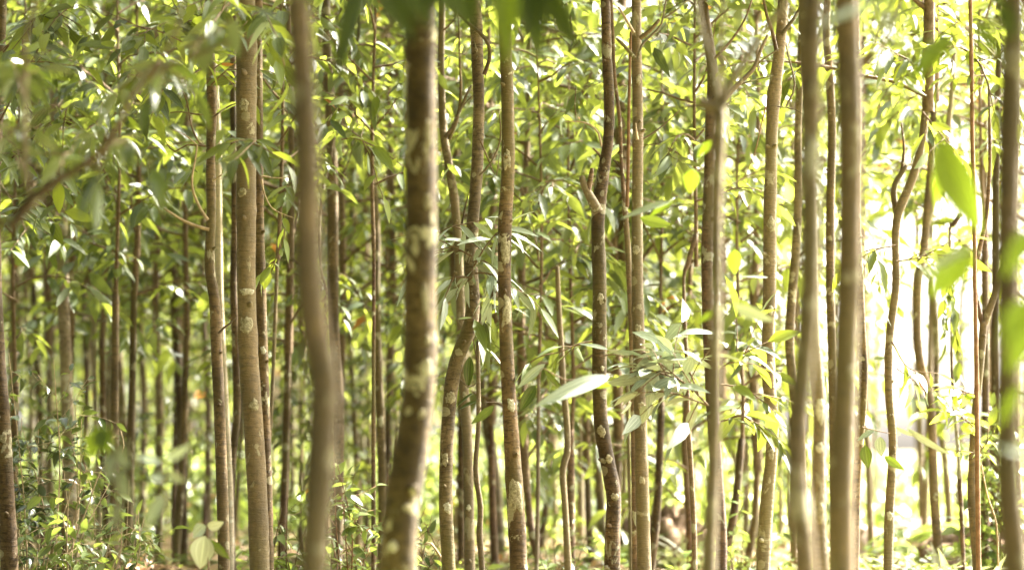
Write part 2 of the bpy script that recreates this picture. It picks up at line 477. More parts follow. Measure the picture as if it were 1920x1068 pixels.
def limb(root, px, D, r0, r1, mat=BARK, name='branch', sides=9, step=0.03, label=None, rough=0.05):
    """A bare branch through photo pixels; a point may carry its own distance as a third number."""
    pts = np.array([P(q[0], q[1], q[2] if len(q) > 2 else D) for q in px])
    dn = catmull(pts, step)
    mb = MB(); tube(mb, dn, np.linspace(r0, r1, len(dn)), sides, 0, rough, px[0][0])
    return part(root, name, mb, [mat], label)

def leafy_limb(root, px, D, r0, leafL, seed, spacing=0.05, start=0.2, twigs=0, ratio=0.38, tint=(0.05, 0.95), droop=0.35, mat=LEAF, wood=TWIG, name='branch', tmpl=LOD_MID, spread=1.0, twigL=(0.12, 0.3)):
    g = np.random.default_rng(seed)
    pts = np.array([P(q[0], q[1], q[2] if len(q) > 2 else D) for q in px])
    dn = catmull(pts, 0.03)
    mb = MB(); tube(mb, dn, np.linspace(r0, 0.0016, len(dn)), 6, 1)
    leafy_twig(mb, dn, spacing, leafL, g, 0, tmpl, start, ratio, tint, droop, spread)
    for k in range(twigs):
        i = int(g.uniform(start, 0.95) * (len(dn) - 2)); b = dn[i]; dd = norm(dn[i + 1] - dn[i])
        td = norm(dd * 0.6 + g.normal(0, 0.6, 3) * np.array([1, 1, 0.6])); tl = g.uniform(*twigL)
        tp = [b]
        for q in range(4):
            td = norm(td + g.normal(0, 0.12, 3) - UP * 0.08); tp.append(tp[-1] + td * tl / 4)
        tube(mb, np.array(tp), np.linspace(0.003, 0.0013, 5), 4, 1)
        leafy_twig(mb, tp, spacing, leafL, g, 0, tmpl, 0.2, ratio, tint, droop, spread)
    return part(root, name, mb, [mat, wood])

def near_leaf(br, base, tip, wpx, D, roll=0.0, dz=0.0, tint=0.4, curl=0.8, mat=LEAF_NEAR):
    """One large leaf close to the camera: base and tip pixels, width in pixels, roll about its axis, dz = how much nearer or farther its tip is."""
    a = P(base[0], base[1], D); b = P(tip[0], tip[1], D + dz)
    T = b - a; L = np.linalg.norm(T)
    toward = norm(np.array([0, 0, CAM_Z]) - a)
    Bn = norm(np.cross(T, toward)); Nn = norm(np.cross(Bn, T))
    Nn = Nn * math.cos(roll) + Bn * math.sin(roll)
    mb = MB(); add_leaves(mb, [a], [T], [Nn], L, M(wpx, D), tint, 0, LOD_HIGH, curl)
    ro = br.parent
    o = link('leaf', mb.mesh('leaf', [mat], ro.location), br)
    return o

LICHEN = simple_noise_mat('lichen_crust', (0.22, 0.20, 0.13), (0.50, 0.49, 0.37), 90, 0.95, 0.6)
LICHEN_DULL = simple_noise_mat('lichen_dull', (0.13, 0.11, 0.06), (0.34, 0.31, 0.20), 90, 0.95, 0.6)

def lichen(root, u, zc, w, h, mat, seed):
    """A crust of lichen lying on the bark: u = -1..1 across the side that faces the path, sizes in metres."""
    pts, rad = root_course[root.name]
    g = np.random.default_rng(seed); nr, na = 4, 34
    z = pts[:, 2]
    a0 = -math.pi / 2 + math.asin(max(-0.95, min(0.95, u)))
    ph = g.uniform(0, 6.28, 9); am = g.uniform(0.04, 0.2, 9) / np.sqrt(np.arange(1, 10))
    v = []
    for i in range(nr + 1):
        for j in range(na):
            th = 2 * math.pi * j / na
            k = (i / nr) * (1 + sum(am[q] * math.sin((q + 1) * th + ph[q]) for q in range(9)))
            zz = zc + math.sin(th) * k * h / 2
            r = float(np.interp(zz, z, rad)); cx = float(np.interp(zz, z, pts[:, 0])); cy = float(np.interp(zz, z, pts[:, 1]))
            an = a0 + math.cos(th) * k * w / 2 / r
            rr = r * 1.0 + (0.0035 if i < nr else -0.002) + 0.025 * r
            v.append((cx + rr * math.cos(an), cy + rr * math.sin(an), zz))
    i = np.arange(nr)[:, None] * na; j = np.arange(na)[None]; k = (j + 1) % na
    f = np.stack([i + j, i + na + j, i + na + k, i + k], -1)
    mb = MB(); mb.add(v, f)
    return part(root, 'lichen_patch', mb, [mat])

# --- the trunks in the plane of focus and nearer
TR = {}
TR['edge'] = tree('mottled brown trunk cut off by the left edge of the photo', 10.0, [(-14, 380, 30), (-9, 600, 30), (3, 780, 31), (11, 920, 32), (18, 1068, 34)], crown=CROWNS_DENSE[0], knots=4)
TR['pairl'] = tree('slim pale trunk rising behind the leafy glossy shrub, left of its close pair', 14.0, [(108, 0, 24), (106, 130, 23), (105, 220, 23), (114, 400, 23), (117, 530, 23), (122, 640, 23), (128, 800, 23), (133, 930, 24), (138, 1068, 25)], crown=CROWNS_LONG[0], mat=BARK_WHITE, knots=3)
TR['pairr'] = tree('slim trunk touching the pale trunk behind the shrub, right one of the pair', 14.6, [(120, 60, 15), (124, 140, 16), (134, 300, 16), (136, 420, 16), (135, 534, 16), (131, 660, 16), (126, 800, 16), (122, 1000, 17)], crown=CROWNS_LONG[1], knots=2)
TR['snag'] = tree('dark slim trunk with bare dead twigs on its left side', 10.0, [(392, 0, 15), (394, 100, 16), (397, 200, 19), (395, 300, 17), (396, 400, 18), (393, 500, 19), (402, 560, 20), (406, 650, 21), (412, 780, 21), (417, 934, 22), (420, 1068, 23)], crown=CROWNS_DENSE[1], knots=6)
TR['bright'] = tree('pale sunlit trunk pressed close behind the dark twiggy trunk', 12.0, [(398, 60, 16), (402, 160, 16), (407, 260, 16), (409, 420, 16), (411, 534, 15), (416, 650, 15), (425, 820, 15), (430, 934, 16), (431, 1068, 17)], mat=BARK_WHITE, crown=CROWNS[2], knots=2)
TR['slimgap'] = tree('thin wavy trunk squeezed between the dark twiggy trunk and the thick brown one', 12.4, [(437, 150, 13), (440, 400, 13), (438, 534, 14), (442, 640, 15), (444, 770, 15), (437, 850, 14), (432, 950, 14), (436, 1068, 15)], crown=CROWNS_LONG[2], knots=2)
TR['brown'] = tree('thick straight brown trunk with grey lichen patches, front one of the joined pair', 9.5, [(463, 60, 38), (462, 180, 38), (462, 300, 38), (462, 534, 35), (467, 680, 36), (477, 820, 37), (483, 940, 37), (487, 1068, 38)], crown=CROWNS_DENSE[0], knots=7)
TR['brownback'] = tree('straight trunk with one white lichen dot tucked behind the thick brown trunk', 10.5, [(482, 0, 20), (483, 200, 20), (485, 400, 20), (488, 534, 22), (491, 650, 22), (496, 800, 22), (500, 950, 22), (502, 1068, 23)], crown=CROWNS_DENSE[1], knots=5)
TR['kink'] = tree('very blurred near trunk with a dark kink at mid height', 4.1, [(558, -40, 44), (562, 60, 45), (571, 200, 48), (575, 330, 49), (576, 450, 51), (583, 560, 56), (592, 634, 56), (607, 709, 57), (605, 784, 57), (596, 934, 55), (588, 1068, 52)], crown=CROWNS_SMALL[0], top=2.6)
TR['behindkink'] = tree('brown trunk half hidden behind the blurred kinked trunk', 13.0, [(621, 250, 20), (624, 380, 21), (624, 534, 21), (627, 640, 21), (634, 760, 21), (634, 900, 21), (630, 1068, 22)], crown=CROWNS_LONG[0], knots=3)
TR['mid'] = tree('soft pale trunk bending near its top, standing alone left of the stout mossy trunk', 14.0, [(688, 270, 15), (694, 310, 15), (701, 360, 15), (706, 450, 15), (705, 534, 15), (709, 680, 15), (714, 800, 16), (717, 940, 17), (717, 1040, 18)], crown=None, top=P(0, 255, 14)[2] - 1.0, mat=BARK_PALE, knots=3)
TR['stout'] = tree('stout mossy trunk with a bright right edge, bending left towards its foot', 6.3, [(787, -20, 57), (789, 120, 58), (790, 300, 60), (789, 420, 60), (787, 534, 60), (788, 660, 61), (785, 740, 62), (777, 809, 64), (764, 884, 66), (752, 960, 68), (746, 1068, 68)], crown=CROWNS_DENSE[1], cs=1.3, top=2.5, sides=22, knots=2, mat=BARK_DEEP)
TR['forkthin'] = tree('thin dark forked trunk just right of the stout mossy trunk', 11.5, [(829, 0, 13), (827, 120, 13), (831, 240, 15), (840, 300, 16), (852, 375, 17), (858, 450, 17), (863, 560, 17), (868, 700, 18), (875, 800, 19), (879, 930, 19), (881, 1068, 20)], crown=CROWNS_SMALL[0], knots=5)
TR['curve'] = tree('smooth trunk curving like an S from upper right to lower left', 10.0, [(893, 50, 23), (896, 130, 22), (898, 200, 21), (895, 300, 22), (892, 350, 22), (886, 425, 23), (883, 500, 25), (887, 560, 26), (882, 610, 27), (868, 645, 27), (854, 684, 27), (845, 734, 26), (838, 830, 25), (836, 934, 26), (841, 1068, 26)], crown=CROWNS_DENSE[2], knots=6, mat=BARK_PALE)
TR['grey'] = tree('straight greyish trunk with pale patches in the middle of the photo', 9.7, [(947, 60, 24), (952, 200, 24), (952, 330, 25), (947, 420, 26), (946, 534, 25), (951, 680, 26), (959, 820, 29), (967, 950, 32), (973, 1068, 33)], crown=CROWNS_DENSE[0], knots=6)
TR['stub'] = tree('brown trunk with a snapped two pronged stub where it bends', 10.0, [(1135, 0, 18), (1138, 100, 19), (1142, 190, 20), (1140, 265, 20), (1132, 320, 23), (1125, 365, 26), (1121, 420, 25), (1124, 534, 26), (1124, 650, 27), (1124, 734, 26), (1129, 809, 27), (1143, 884, 27), (1151, 934, 28), (1149, 990, 29), (1148, 1068, 30)], crown=CROWNS_DENSE[1], knots=7, mat=BARK)
TR['straight'] = tree('straight lichen spotted trunk right beside the trunk with the snapped stub', 9.8, [(1193, -10, 18), (1194, 100, 19), (1196, 250, 20), (1195, 400, 21), (1195, 534, 22), (1199, 684, 23), (1202, 834, 24), (1205, 960, 25), (1208, 1068, 27)], crown=CROWNS_DENSE[2], knots=8)
TR['wand'] = tree('finger thin dark sapling stem between the stubbed trunk and the straight spotted one', 10.6, [(1149, 60, 6), (1152, 140, 7), (1162, 225, 7), (1165, 300, 7), (1171, 380, 10), (1177, 460, 11), (1181, 540, 11), (1186, 680, 11), (1190, 900, 12)], crown=YOUNG[0], name='sapling', cat='sapling', mat=BARK_DARK)
TR['softfork'] = tree('soft pale near trunk forking into thin limbs at its top', 5.5, [(1349, 210, 26), (1346, 300, 24), (1343, 400, 22), (1343, 534, 21), (1340, 684, 22), (1338, 834, 23), (1332, 984, 26), (1329, 1068, 28)], mat=BARK_PALE, crown=None, top=P(0, 190, 5.5)[2] - 1.0)
TR['behindsoft'] = tree('dark trunk standing right behind the soft pale forked trunk', 10.8, [(1316, -10, 18), (1326, 60, 19), (1336, 130, 20), (1333, 220, 21), (1330, 320, 21), (1327, 430, 22), (1326, 534, 22), (1332, 700, 22), (1342, 850, 22), (1352, 1000, 22), (1352, 1068, 23)], mat=BARK_DARK, crown=CROWNS_DENSE[0], knots=3)
TR['knobby'] = tree('knobby olive trunk in focus, left of the two blurred near trunks', 10.0, [(1467, 30, 20), (1461, 100, 21), (1450, 190, 26), (1448, 230, 23), (1446, 300, 23), (1444, 400, 24), (1443, 534, 25), (1440, 684, 24), (1448, 784, 24), (1446, 860, 23), (1438, 940, 25), (1431, 1068, 27)], crown=CROWNS_DENSE[1], knots=9)
TR['slipback'] = tree('slim pale trunk slipping behind the left blurred near trunk', 12.0, [(1497, 250, 15), (1497, 380, 16), (1490, 500, 18), (1483, 580, 18), (1481, 650, 18), (1488, 720, 18), (1498, 800, 18), (1506, 1000, 19)], crown=CROWNS_LONG[0], mat=BARK_PALE, knots=3)
TR['blurl'] = tree('blurred near trunk with a pale patch high up, bowed to the left', 4.5, [(1524, -30, 38), (1520, 100, 40), (1521, 200, 40), (1519, 300, 40), (1519, 400, 39), (1518, 534, 38), (1511, 634, 38), (1501, 734, 39), (1494, 834, 40), (1497, 934, 41), (1511, 1068, 43)], crown=CROWNS_DENSE[1], cs=1.3, top=2.3, mat=BARK_PALE)
TR['blurpartner'] = tree('slim spotted trunk joining the bowed blurred trunk from its right', 8.0, [(1524, 480, 22), (1525, 600, 23), (1530, 680, 24), (1537, 780, 24), (1535, 880, 25), (1536, 1000, 26), (1540, 1068, 27)], crown=CROWNS_SMALL[0], top=2.9, mat=BARK_PALE)
TR['behindblur'] = tree('thin speckled trunk seen between the two blurred near trunks', 11.5, [(1549, 60, 15), (1556, 150, 16), (1560, 250, 16), (1557, 400, 17), (1557, 534, 17), (1560, 640, 17), (1566, 900, 18)], crown=CROWNS_DENSE[2], knots=4)
TR['blurr'] = tree('smooth blurred near trunk, darkest and straightest at the right of centre', 5.2, [(1586, -30, 44), (1589, 80, 45), (1594, 250, 45), (1593, 400, 44), (1591, 534, 45), (1585, 684, 46), (1580, 834, 47), (1577, 934, 48), (1577, 1068, 50)], crown=CROWNS_DENSE[2], cs=1.35, top=2.3)
TR['behindblurr'] = tree('shaded slim trunk leaning out behind the darkest blurred trunk', 11.0, [(1606, 400, 15), (1612, 534, 16), (1616, 634, 17), (1619, 709, 17), (1614, 800, 16), (1606, 900, 17), (1602, 1068, 18)], crown=CROWNS_DENSE[1], knots=2)
TR['lean'] = tree('slim trunk leaning right over a fork, in front of the bright clearing', 11.0, [(1733, 230, 15), (1729, 265, 15), (1714, 325, 16), (1698, 365, 17), (1684, 400, 17), (1679, 450, 15), (1680, 534, 15), (1668, 634, 16), (1667, 734, 16), (1674, 824, 16), (1672, 890, 17), (1668, 950, 18), (1665, 1068, 18)], crown=CROWNS_DENSE[1], top=P(0, 210, 11)[2], knots=5)
TR['wavy'] = tree('wavy slim trunk in the clearing, right of the leaning forked trunk', 13.0, [(1738, 400, 15), (1732, 470, 15), (1722, 520, 16), (1720, 634, 16), (1728, 690, 17), (1743, 748, 17), (1748, 800, 16), (1749, 850, 16), (1752, 934, 17), (1757, 1009, 17), (1759, 1040, 18)], crown=CROWNS_LONG[2], top=P(0, 190, 13)[2], knots=4)
TR['yfork'] = tree('slim trunk splitting in a Y, left of the blurred trunk by the right edge', 11.0, [(1844, 609, 15), (1838, 684, 14), (1828, 784, 15), (1823, 880, 15), (1823, 940, 17), (1828, 1000, 17), (1832, 1068, 17)], crown=None, top=P(0, 600, 11)[2] - 1.0, knots=5)
TR['blurright'] = tree('broad blurred near trunk at the right edge behind green leaves', 4.3, [(1901, -30, 45), (1899, 100, 45), (1893, 250, 46), (1890, 400, 46), (1890, 534, 46), (1890, 684, 46), (1888, 834, 46), (1893, 950, 48), (1906, 1068, 50)], crown=CROWNS_DENSE[0], cs=1.35, top=2.2, mat=BARK)
TR['kneed'] = tree('thin trunk with a knee bend low down, left of the trunk with the snapped stub', 11.5, [(1045, 500, 8), (1047, 560, 10), (1052, 650, 11), (1056, 720, 12), (1063, 800, 12), (1063, 850, 13), (1055, 880, 13), (1060, 960, 12), (1065, 1068, 14)], crown=None, top=P(0, 500, 11.5)[2] - 1.0, mat=BARK)
TR['wiggle'] = tree('rope thin wiggling stem between the S curved trunk and the greyish one', 10.2, [(896, 640, 7), (897, 720, 8), (897, 800, 9), (892, 880, 10), (901, 950, 10), (899, 1000, 11), (904, 1068, 11)], crown=None, top=P(0, 640, 10.2)[2] - 1.0, name='sapling', cat='sapling')
TR['rod'] = tree('thin dark upright rod of a sapling left of the soft pale forked trunk', 11.2, [(1282, 520, 6), (1284, 600, 7), (1288, 690, 8), (1290, 780, 9), (1296, 880, 9), (1301, 980, 10), (1302, 1040, 10)], crown=YOUNG[1], name='sapling', cat='sapling', mat=BARK_DARK, cs=0.8, top=P(0, 500, 11.2)[2])
TR['redcane'] = tree('long straight reddish cane running up left of the right edge trunk', 10.5, [(1819, -20, 8), (1822, 150, 8), (1823, 240, 8), (1826, 380, 8), (1828, 534, 8), (1831, 700, 9), (1834, 1000, 10)], crown=None, name='sapling', cat='sapling', mat=TWIG_RED, sides=8)
TR['vinestem'] = tree('thin dark stem hung with drooping leaves inside the bright clearing', 12.0, [(1781, 430, 5), (1783, 570, 5), (1785, 700, 6), (1792, 790, 7), (1800, 900, 8)], crown=None, name='sapling', cat='sapling', mat=BARK_DARK, sides=8, top=P(0, 400, 12)[2] - 1.0)
TR['backright'] = tree('shaded trunk glimpsed just left of the blurred right edge trunk', 14.0, [(1868, 380, 15), (1868, 534, 15), (1866, 640, 15), (1868, 760, 15), (1868, 960, 16)], crown=CROWNS[1], knots=1)

# --- limbs and twigs of those trees
def limbs():
    t = TR['snag']
    tw = dict(mat=TWIG_PALE, sides=6, step=0.02)
    limb(t, [(392, 430), (372, 425), (345, 414), (322, 400), (308, 391)], 9.3, 0.0068, 0.004, **tw)
    limb(t, [(390, 412), (378, 395), (363, 362), (360, 335), (366, 300), (370, 272)], 9.4, 0.0065, 0.003, **tw)
    limb(t, [(386, 274), (374, 268), (362, 245), (356, 222), (350, 190), (338, 160), (330, 130)], 9.9, 0.0045, 0.002, mat=TWIG, sides=6, step=0.02)
    limb(t, [(386, 274), (350, 272), (328, 284), (312, 268), (306, 248)], 9.85, 0.0045, 0.002, mat=TWIG, sides=6, step=0.02)
    limb(t, [(370, 272), (345, 252), (318, 242)], 9.85, 0.003, 0.0015, **tw)
    limb(t, [(392, 216), (365, 214), (340, 210), (312, 212)], 9.9, 0.004, 0.0015, mat=TWIG, sides=6, step=0.02)
    limb(t, [(400, 220), (415, 208), (432, 198), (443, 194)], 9.85, 0.0045, 0.002, mat=BARK_DARK, sides=6, step=0.02)
    limb(t, [(410, 625), (420, 614), (430, 607), (444, 594)], 9.8, 0.006, 0.0025, mat=BARK_DARK, sides=6, step=0.02)
    limb(t, [(398, 340), (412, 330), (430, 318), (448, 302)], 9.8, 0.004, 0.0015, **tw)
    for k, (a, b) in enumerate([((392, 60), (340, 20)), ((394, 130), (350, 60)), ((394, 95), (450, 60)), ((396, 160), (455, 110))]):
        leafy_limb(t, [a, ((a[0] + b[0]) / 2, (a[1] + b[1]) / 2 - 4), b], 9.8, 0.004, 0.12, 40 + k, twigs=3)
    near_leaf(limb(t, [(400, 130), (410, 122), (416, 120)], 9.8, 0.003, 0.002, mat=TWIG, sides=5, step=0.02), (414, 120), (441, 122), 9, 9.8, 0.5, 0, 1.0)
    for k, (tr, path, n) in enumerate([('edge', [(-12, 330, 10), (60, 260, 9.4), (140, 190, 8.8)], 9), ('edge', [(-12, 250, 10), (40, 150, 9.2), (90, 60, 8.6)], 9), ('edge', [(-12, 420, 10), (40, 390, 9.6), (100, 330, 9.2)], 7),
                                       ('edge', [(-12, 120, 10), (60, 40, 9.5), (150, 10, 9.2)], 8), ('snag', [(394, 70, 10), (330, 40, 9.5), (250, 70, 9)], 8), ('snag', [(394, 120, 10), (330, 150, 9.5), (240, 140, 9)], 7),
                                       ('pairl', [(106, 210, 14), (150, 150, 12.5), (220, 190, 11.4)], 9), ('pairl', [(106, 300, 14), (170, 270, 12.5), (240, 260, 11.6)], 8), ('pairl', [(114, 400, 14), (60, 420, 12.5), (20, 470, 11.6)], 9),
                                       ('pairr', [(136, 430, 14.6), (190, 450, 13.4), (230, 500, 12.6)], 8),
                                       ('brown', [(462, 40, 9.5), (440, 0, 8.6), (400, 40, 8.0)], 6), ('brown', [(462, 60, 9.5), (490, 20, 8.6), (520, 70, 8.0)], 5), ('brown', [(462, 280, 9.5), (480, 262, 8.6), (440, 300, 8.2)], 2)]):
        leafy_limb(TR[tr], path, 9, 0.005, 0.12, 700 + k, spacing=0.055, twigs=n, start=0.25, ratio=0.4, droop=0.5, tint=(0.0, 0.8), twigL=(0.12, 0.32))
    t = TR['brownback']
    limb(t, [(490, 330), (520, 334), (552, 330)], 10.4, 0.004, 0.002, **tw)
    limb(t, [(491, 336), (494, 358), (508, 388), (532, 402), (550, 408)], 10.3, 0.0045, 0.002, **tw)
    leafy_limb(t, [(532, 402), (533, 440), (522, 475), (508, 500), (500, 512)], 10.3, 0.003, 0.10, 51, spacing=0.045, start=0.05, tint=(0.55, 0.97), twigs=2, twigL=(0.06, 0.14))
    t = TR['mid']
    limb(t, [(690, 280), (672, 215), (655, 182), (668, 140), (690, 105), (718, 66), (745, 30), (770, -10)], 14.0, 0.022, 0.012, mat=BARK_PALE)
    limb(t, [(655, 182), (662, 120), (672, 60), (668, 0)], 14.0, 0.014, 0.008, mat=BARK_PALE)
    limb(t, [(692, 300), (698, 230), (712, 190), (722, 150)], 13.9, 0.008, 0.004)
    leafy_limb(t, [(640, 262), (660, 258), (680, 264), (690, 272)], 9.6, 0.003, 0.13, 55, spacing=0.05, tint=(0.5, 0.95), twigs=2)
    put_crown(t, CROWNS[0], P(770, -10, 14.0), 1.0)
    t = TR['behindkink']
    limb(t, [(624, 262), (618, 300), (606, 350), (598, 420), (600, 500), (612, 545)], 12.9, 0.010, 0.007, mat=BARK_PALE)
    limb(t, [(640, 330), (655, 300), (662, 262)], 12.9, 0.006, 0.003)
    t = TR['forkthin']
    limb(t, [(834, 258), (848, 240), (862, 208), (872, 184), (884, 160)], 11.4, 0.012, 0.005, mat=BARK_DARK)
    limb(t, [(842, 262), (858, 220), (864, 170), (862, 110), (860, 30)], 11.4, 0.009, 0.004, mat=BARK)
    limb(t, [(862, 208), (880, 185), (905, 165)], 11.4, 0.004, 0.002, mat=BARK_DARK)
    limb(t, [(828, 60), (850, 40), (868, 10)], 11.4, 0.005, 0.003, mat=BARK_DARK)
    limb(t, [(866, 420), (874, 380), (884, 350)], 11.4, 0.006, 0.003, mat=BARK)
    t = TR['curve']
    limb(t, [(908, 140), (918, 110), (916, 84), (900, 62), (880, 46), (862, 26), (850, 0)], 9.9, 0.009, 0.006, mat=BARK_DARK)
    limb(t, [(900, 262), (916, 300), (930, 330), (936, 290)], 9.9, 0.004, 0.002, mat=TWIG)
    limb(t, [(898, 330), (920, 305), (938, 262), (936, 205)], 9.9, 0.0045, 0.002, mat=BARK_DARK)
    for k, (a, c, b, n) in enumerate([((884, 480), (850, 462), (815, 446), 3), ((888, 500), (915, 455), (950, 420), 3), ((886, 520), (850, 520), (820, 548), 3), ((890, 512), (930, 516), (985, 560), 4), ((888, 490), (910, 490), (935, 520), 3), ((884, 440), (850, 424), (825, 436), 2)]):
        leafy_limb(t, [a, c, b], 9.85, 0.004, 0.145, 60 + k, spacing=0.055, twigs=n, ratio=0.24, droop=0.5, tint=(0.0, 0.7), twigL=(0.08, 0.2), mat=LEAF_SKY_SHEEN)
    t = TR['wiggle']
    limb(t, [(896, 680), (888, 640), (890, 610)], 10.1, 0.003, 0.0015, mat=BARK_DARK)
    bl = limb(t, [(896, 716), (880, 725), (864, 712), (861, 706)], 10.0, 0.003, 0.0015, mat=BARK_DARK)
    near_leaf(bl, (881, 668), (876, 728), 22, 10.0, 0.2, 0, 0.15)
    near_leaf(bl, (926, 760), (884, 796), 19, 10.0, -0.3, 0, 0.2)
    near_leaf(bl, (893, 752), (856, 766), 11, 10.0, 0.9, 0, 0.2)
    near_leaf(bl, (887, 736), (851, 762), 9, 10.0, 0.9, 0, 0.2)
    limb(t, [(898, 770), (912, 754), (944, 756)], 10.0, 0.0025, 0.0015, mat=BARK_DARK)
    leafy_limb(t, [(896, 650), (905, 612), (915, 590)], 10.0, 0.003, 0.15, 70, spacing=0.04, ratio=0.28, twigs=3, droop=1.3, tint=(0.0, 0.75), twigL=(0.06, 0.14))
    t = TR['stub']
    limb(t, [(1122, 398), (1113, 380), (1103, 362), (1095, 345), (1091, 331)], 9.9, 0.022, 0.013, mat=BARK_DARK, name='snapped_stub', rough=0.15)
    limb(t, [(1102, 358), (1106, 342), (1109, 326), (1110, 316)], 9.9, 0.014, 0.007, mat=BARK_DARK, name='snapped_stub', rough=0.15)
    limb(t, [(1132, 305), (1124, 290), (1112, 278)], 10.1, 0.008, 0.004)
    limb(t, [(1128, 275), (1122, 250), (1108, 235), (1086, 228), (1060, 228)], 10.2, 0.0055, 0.0025, mat=TWIG_PALE)
    limb(t, [(1082, 228), (1078, 200), (1080, 160)], 10.2, 0.003, 0.0015, mat=BARK_DARK)
    leafy_limb(t, [(1112, 640), (1085, 644), (1050, 660), (1010, 668), (985, 690)], 9.7, 0.0035, 0.14, 72, spacing=0.07, twigs=2, ratio=0.28, tint=(0.0, 0.6))
    bl = limb(t, [(1125, 668), (1150, 664), (1178, 670)], 9.4, 0.003, 0.0015, mat=TWIG)
    near_leaf(bl, (1140, 655), (1086, 640), 12, 9.3, 0.8, 0, 0.3, mat=LEAF_SKY_SHEEN)
    near_leaf(bl, (1140, 655), (1192, 668), 12, 9.3, 0.8, 0, 0.3, mat=LEAF_SKY_SHEEN)
    bl = limb(t, [(1110, 705), (1060, 712), (1020, 690), (1012, 700)], 8.4, 0.003, 0.0015, mat=TWIG)
    near_leaf(bl, (1142, 706), (1012, 744), 36, 8.0, 0.45, -0.15, 0.1, 1.6, mat=LEAF_SKY_SHEEN)
    near_leaf(bl, (1090, 706), (1146, 728), 26, 8.0, 0.4, 0, 0.6, 1.2)
    near_leaf(bl, (1022, 682), (968, 726), 20, 9.4, 0.4, 0, 0.1, mat=LEAF_SKY_SHEEN)
    near_leaf(bl, (1004, 722), (974, 770), 26, 9.4, 0.2, 0, 0.05)
    near_leaf(bl, (1020, 690), (1060, 740), 14, 9.4, 0.6, 0, 0.3)
    t = TR['straight']
    limb(t, [(1200, 72), (1218, 58), (1236, 38)], 9.75, 0.010, 0.007, mat=BARK)
    limb(t, [(1190, 110), (1176, 92), (1156, 72)], 9.75, 0.009, 0.006, mat=BARK_PALE)
    limb(t, [(1188, 62), (1176, 40), (1160, 14)], 9.75, 0.007, 0.004, mat=TWIG_PALE)
    limb(t, [(1196, 110), (1204, 84), (1222, 66), (1240, 46), (1246, 14), (1252, -10)], 9.6, 0.0055, 0.003, mat=BARK_DARK)
    limb(t, [(1246, 34), (1270, 18), (1295, -6)], 9.6, 0.0045, 0.002, mat=BARK_DARK)
    limb(t, [(1195, 262), (1193, 246), (1192, 231)], 9.72, 0.007, 0.002, mat=TWIG_PALE, name='snapped_stub')
    limb(t, [(1204, 262), (1232, 244), (1258, 222), (1276, 206)], 9.8, 0.004, 0.0018, mat=BARK_DARK)
    bl = limb(t, [(1205, 372), (1230, 380), (1262, 384)], 7.9, 0.002, 0.001, mat=TWIG)
    near_leaf(bl, (1258, 378), (1160, 404), 20, 7.6, 0.8, 0, 0.3, mat=LEAF_SKY_SHEEN)
    near_leaf(bl, (1262, 378), (1216, 404), 16, 7.6, 0.5, 0, 0.6)
    near_leaf(bl, (1200, 408), (1260, 424), 26, 8.6, 0.3, 0, 0.35)
    t = TR['wand']
    limb(t, [(1176, 388), (1178, 300), (1179, 220), (1181, 130), (1183, 60)], 10.55, 0.0085, 0.006, mat=TWIG_RED, name='straight_shoot')
    limb(t, [(1172, 340), (1162, 312), (1150, 300)], 10.6, 0.006, 0.004, mat=BARK_PALE)
    t = TR['softfork']
    limb(t, [(1347, 225), (1341, 160), (1330, 105), (1314, 55), (1306, 0), (1300, -60)], 5.5, 0.009, 0.006, mat=BARK_PALE)
    limb(t, [(1350, 225), (1362, 175), (1378, 140), (1400, 108), (1425, 70), (1455, 30), (1500, -30)], 5.5, 0.009, 0.006, mat=BARK_PALE)
    limb(t, [(1350, 215), (1352, 140), (1352, 70), (1356, -20)], 5.55, 0.006, 0.005, mat=BARK_PALE)
    put_crown(t, CROWNS_SMALL[1], P(1330, -420, 5.5), 2.0)
    t = TR['behindsoft']
    limb(t, [(1345, 200), (1382, 160), (1412, 130), (1428, 90), (1440, 66)], 9.6, 0.012, 0.006, mat=BARK_DARK)
    limb(t, [(1382, 160), (1415, 150), (1450, 142)], 9.6, 0.004, 0.002, mat=BARK_DARK)
    limb(t, [(1400, 140), (1430, 112), (1470, 86)], 9.6, 0.005, 0.002, mat=BARK_DARK)
    limb(t, [(1340, 110), (1368, 80), (1395, 40), (1410, 0)], 9.6, 0.006, 0.003, mat=BARK_DARK)
    for k, (a, c, b, n) in enumerate([((1328, 760), (1280, 715), (1200, 690), 6), ((1300, 735), (1250, 690), (1215, 672), 4), ((1310, 742), (1290, 690), (1260, 665), 4), ((1328, 760), (1275, 740), (1235, 730), 3)]):
        leafy_limb(t, [a, c, b], 9.2, 0.004, 0.145, 80 + k, spacing=0.06, twigs=n, ratio=0.36, droop=0.18, tint=(0.0, 0.5), twigL=(0.1, 0.24), start=0.3, mat=LEAF_SKY_SHEEN)
    for k, (a, c, b, n) in enumerate([((1352, 690), (1385, 668), (1440, 640), 4), ((1352, 790), (1395, 780), (1435, 810), 3), ((1352, 720), (1400, 730), (1450, 770), 3)]):
        leafy_limb(t, [a, c, b], 9.4, 0.0035, 0.14, 90 + k, spacing=0.06, twigs=n, ratio=0.38, droop=0.25, tint=(0.05, 0.7), twigL=(0.08, 0.2))
    t = TR['softfork']
    bl = limb(t, [(1340, 560), (1360, 560), (1385, 566)], 5.4, 0.003, 0.0015, mat=TWIG)
    near_leaf(bl, (1375, 570), (1452, 606), 30, 6.6, 0.5, 0, 0.15, mat=LEAF_SKY_SHEEN)
    near_leaf(bl, (1362, 576), (1306, 602), 20, 6.6, 0.6, 0, 0.55)
    near_leaf(bl, (1440, 520), (1385, 514), 8, 8.4, 0.9, 0, 0.3, mat=LEAF_SKY_SHEEN)
    bl = limb(t, [(1344, 350), (1330, 352), (1312, 330)], 5.5, 0.002, 0.001, mat=TWIG)
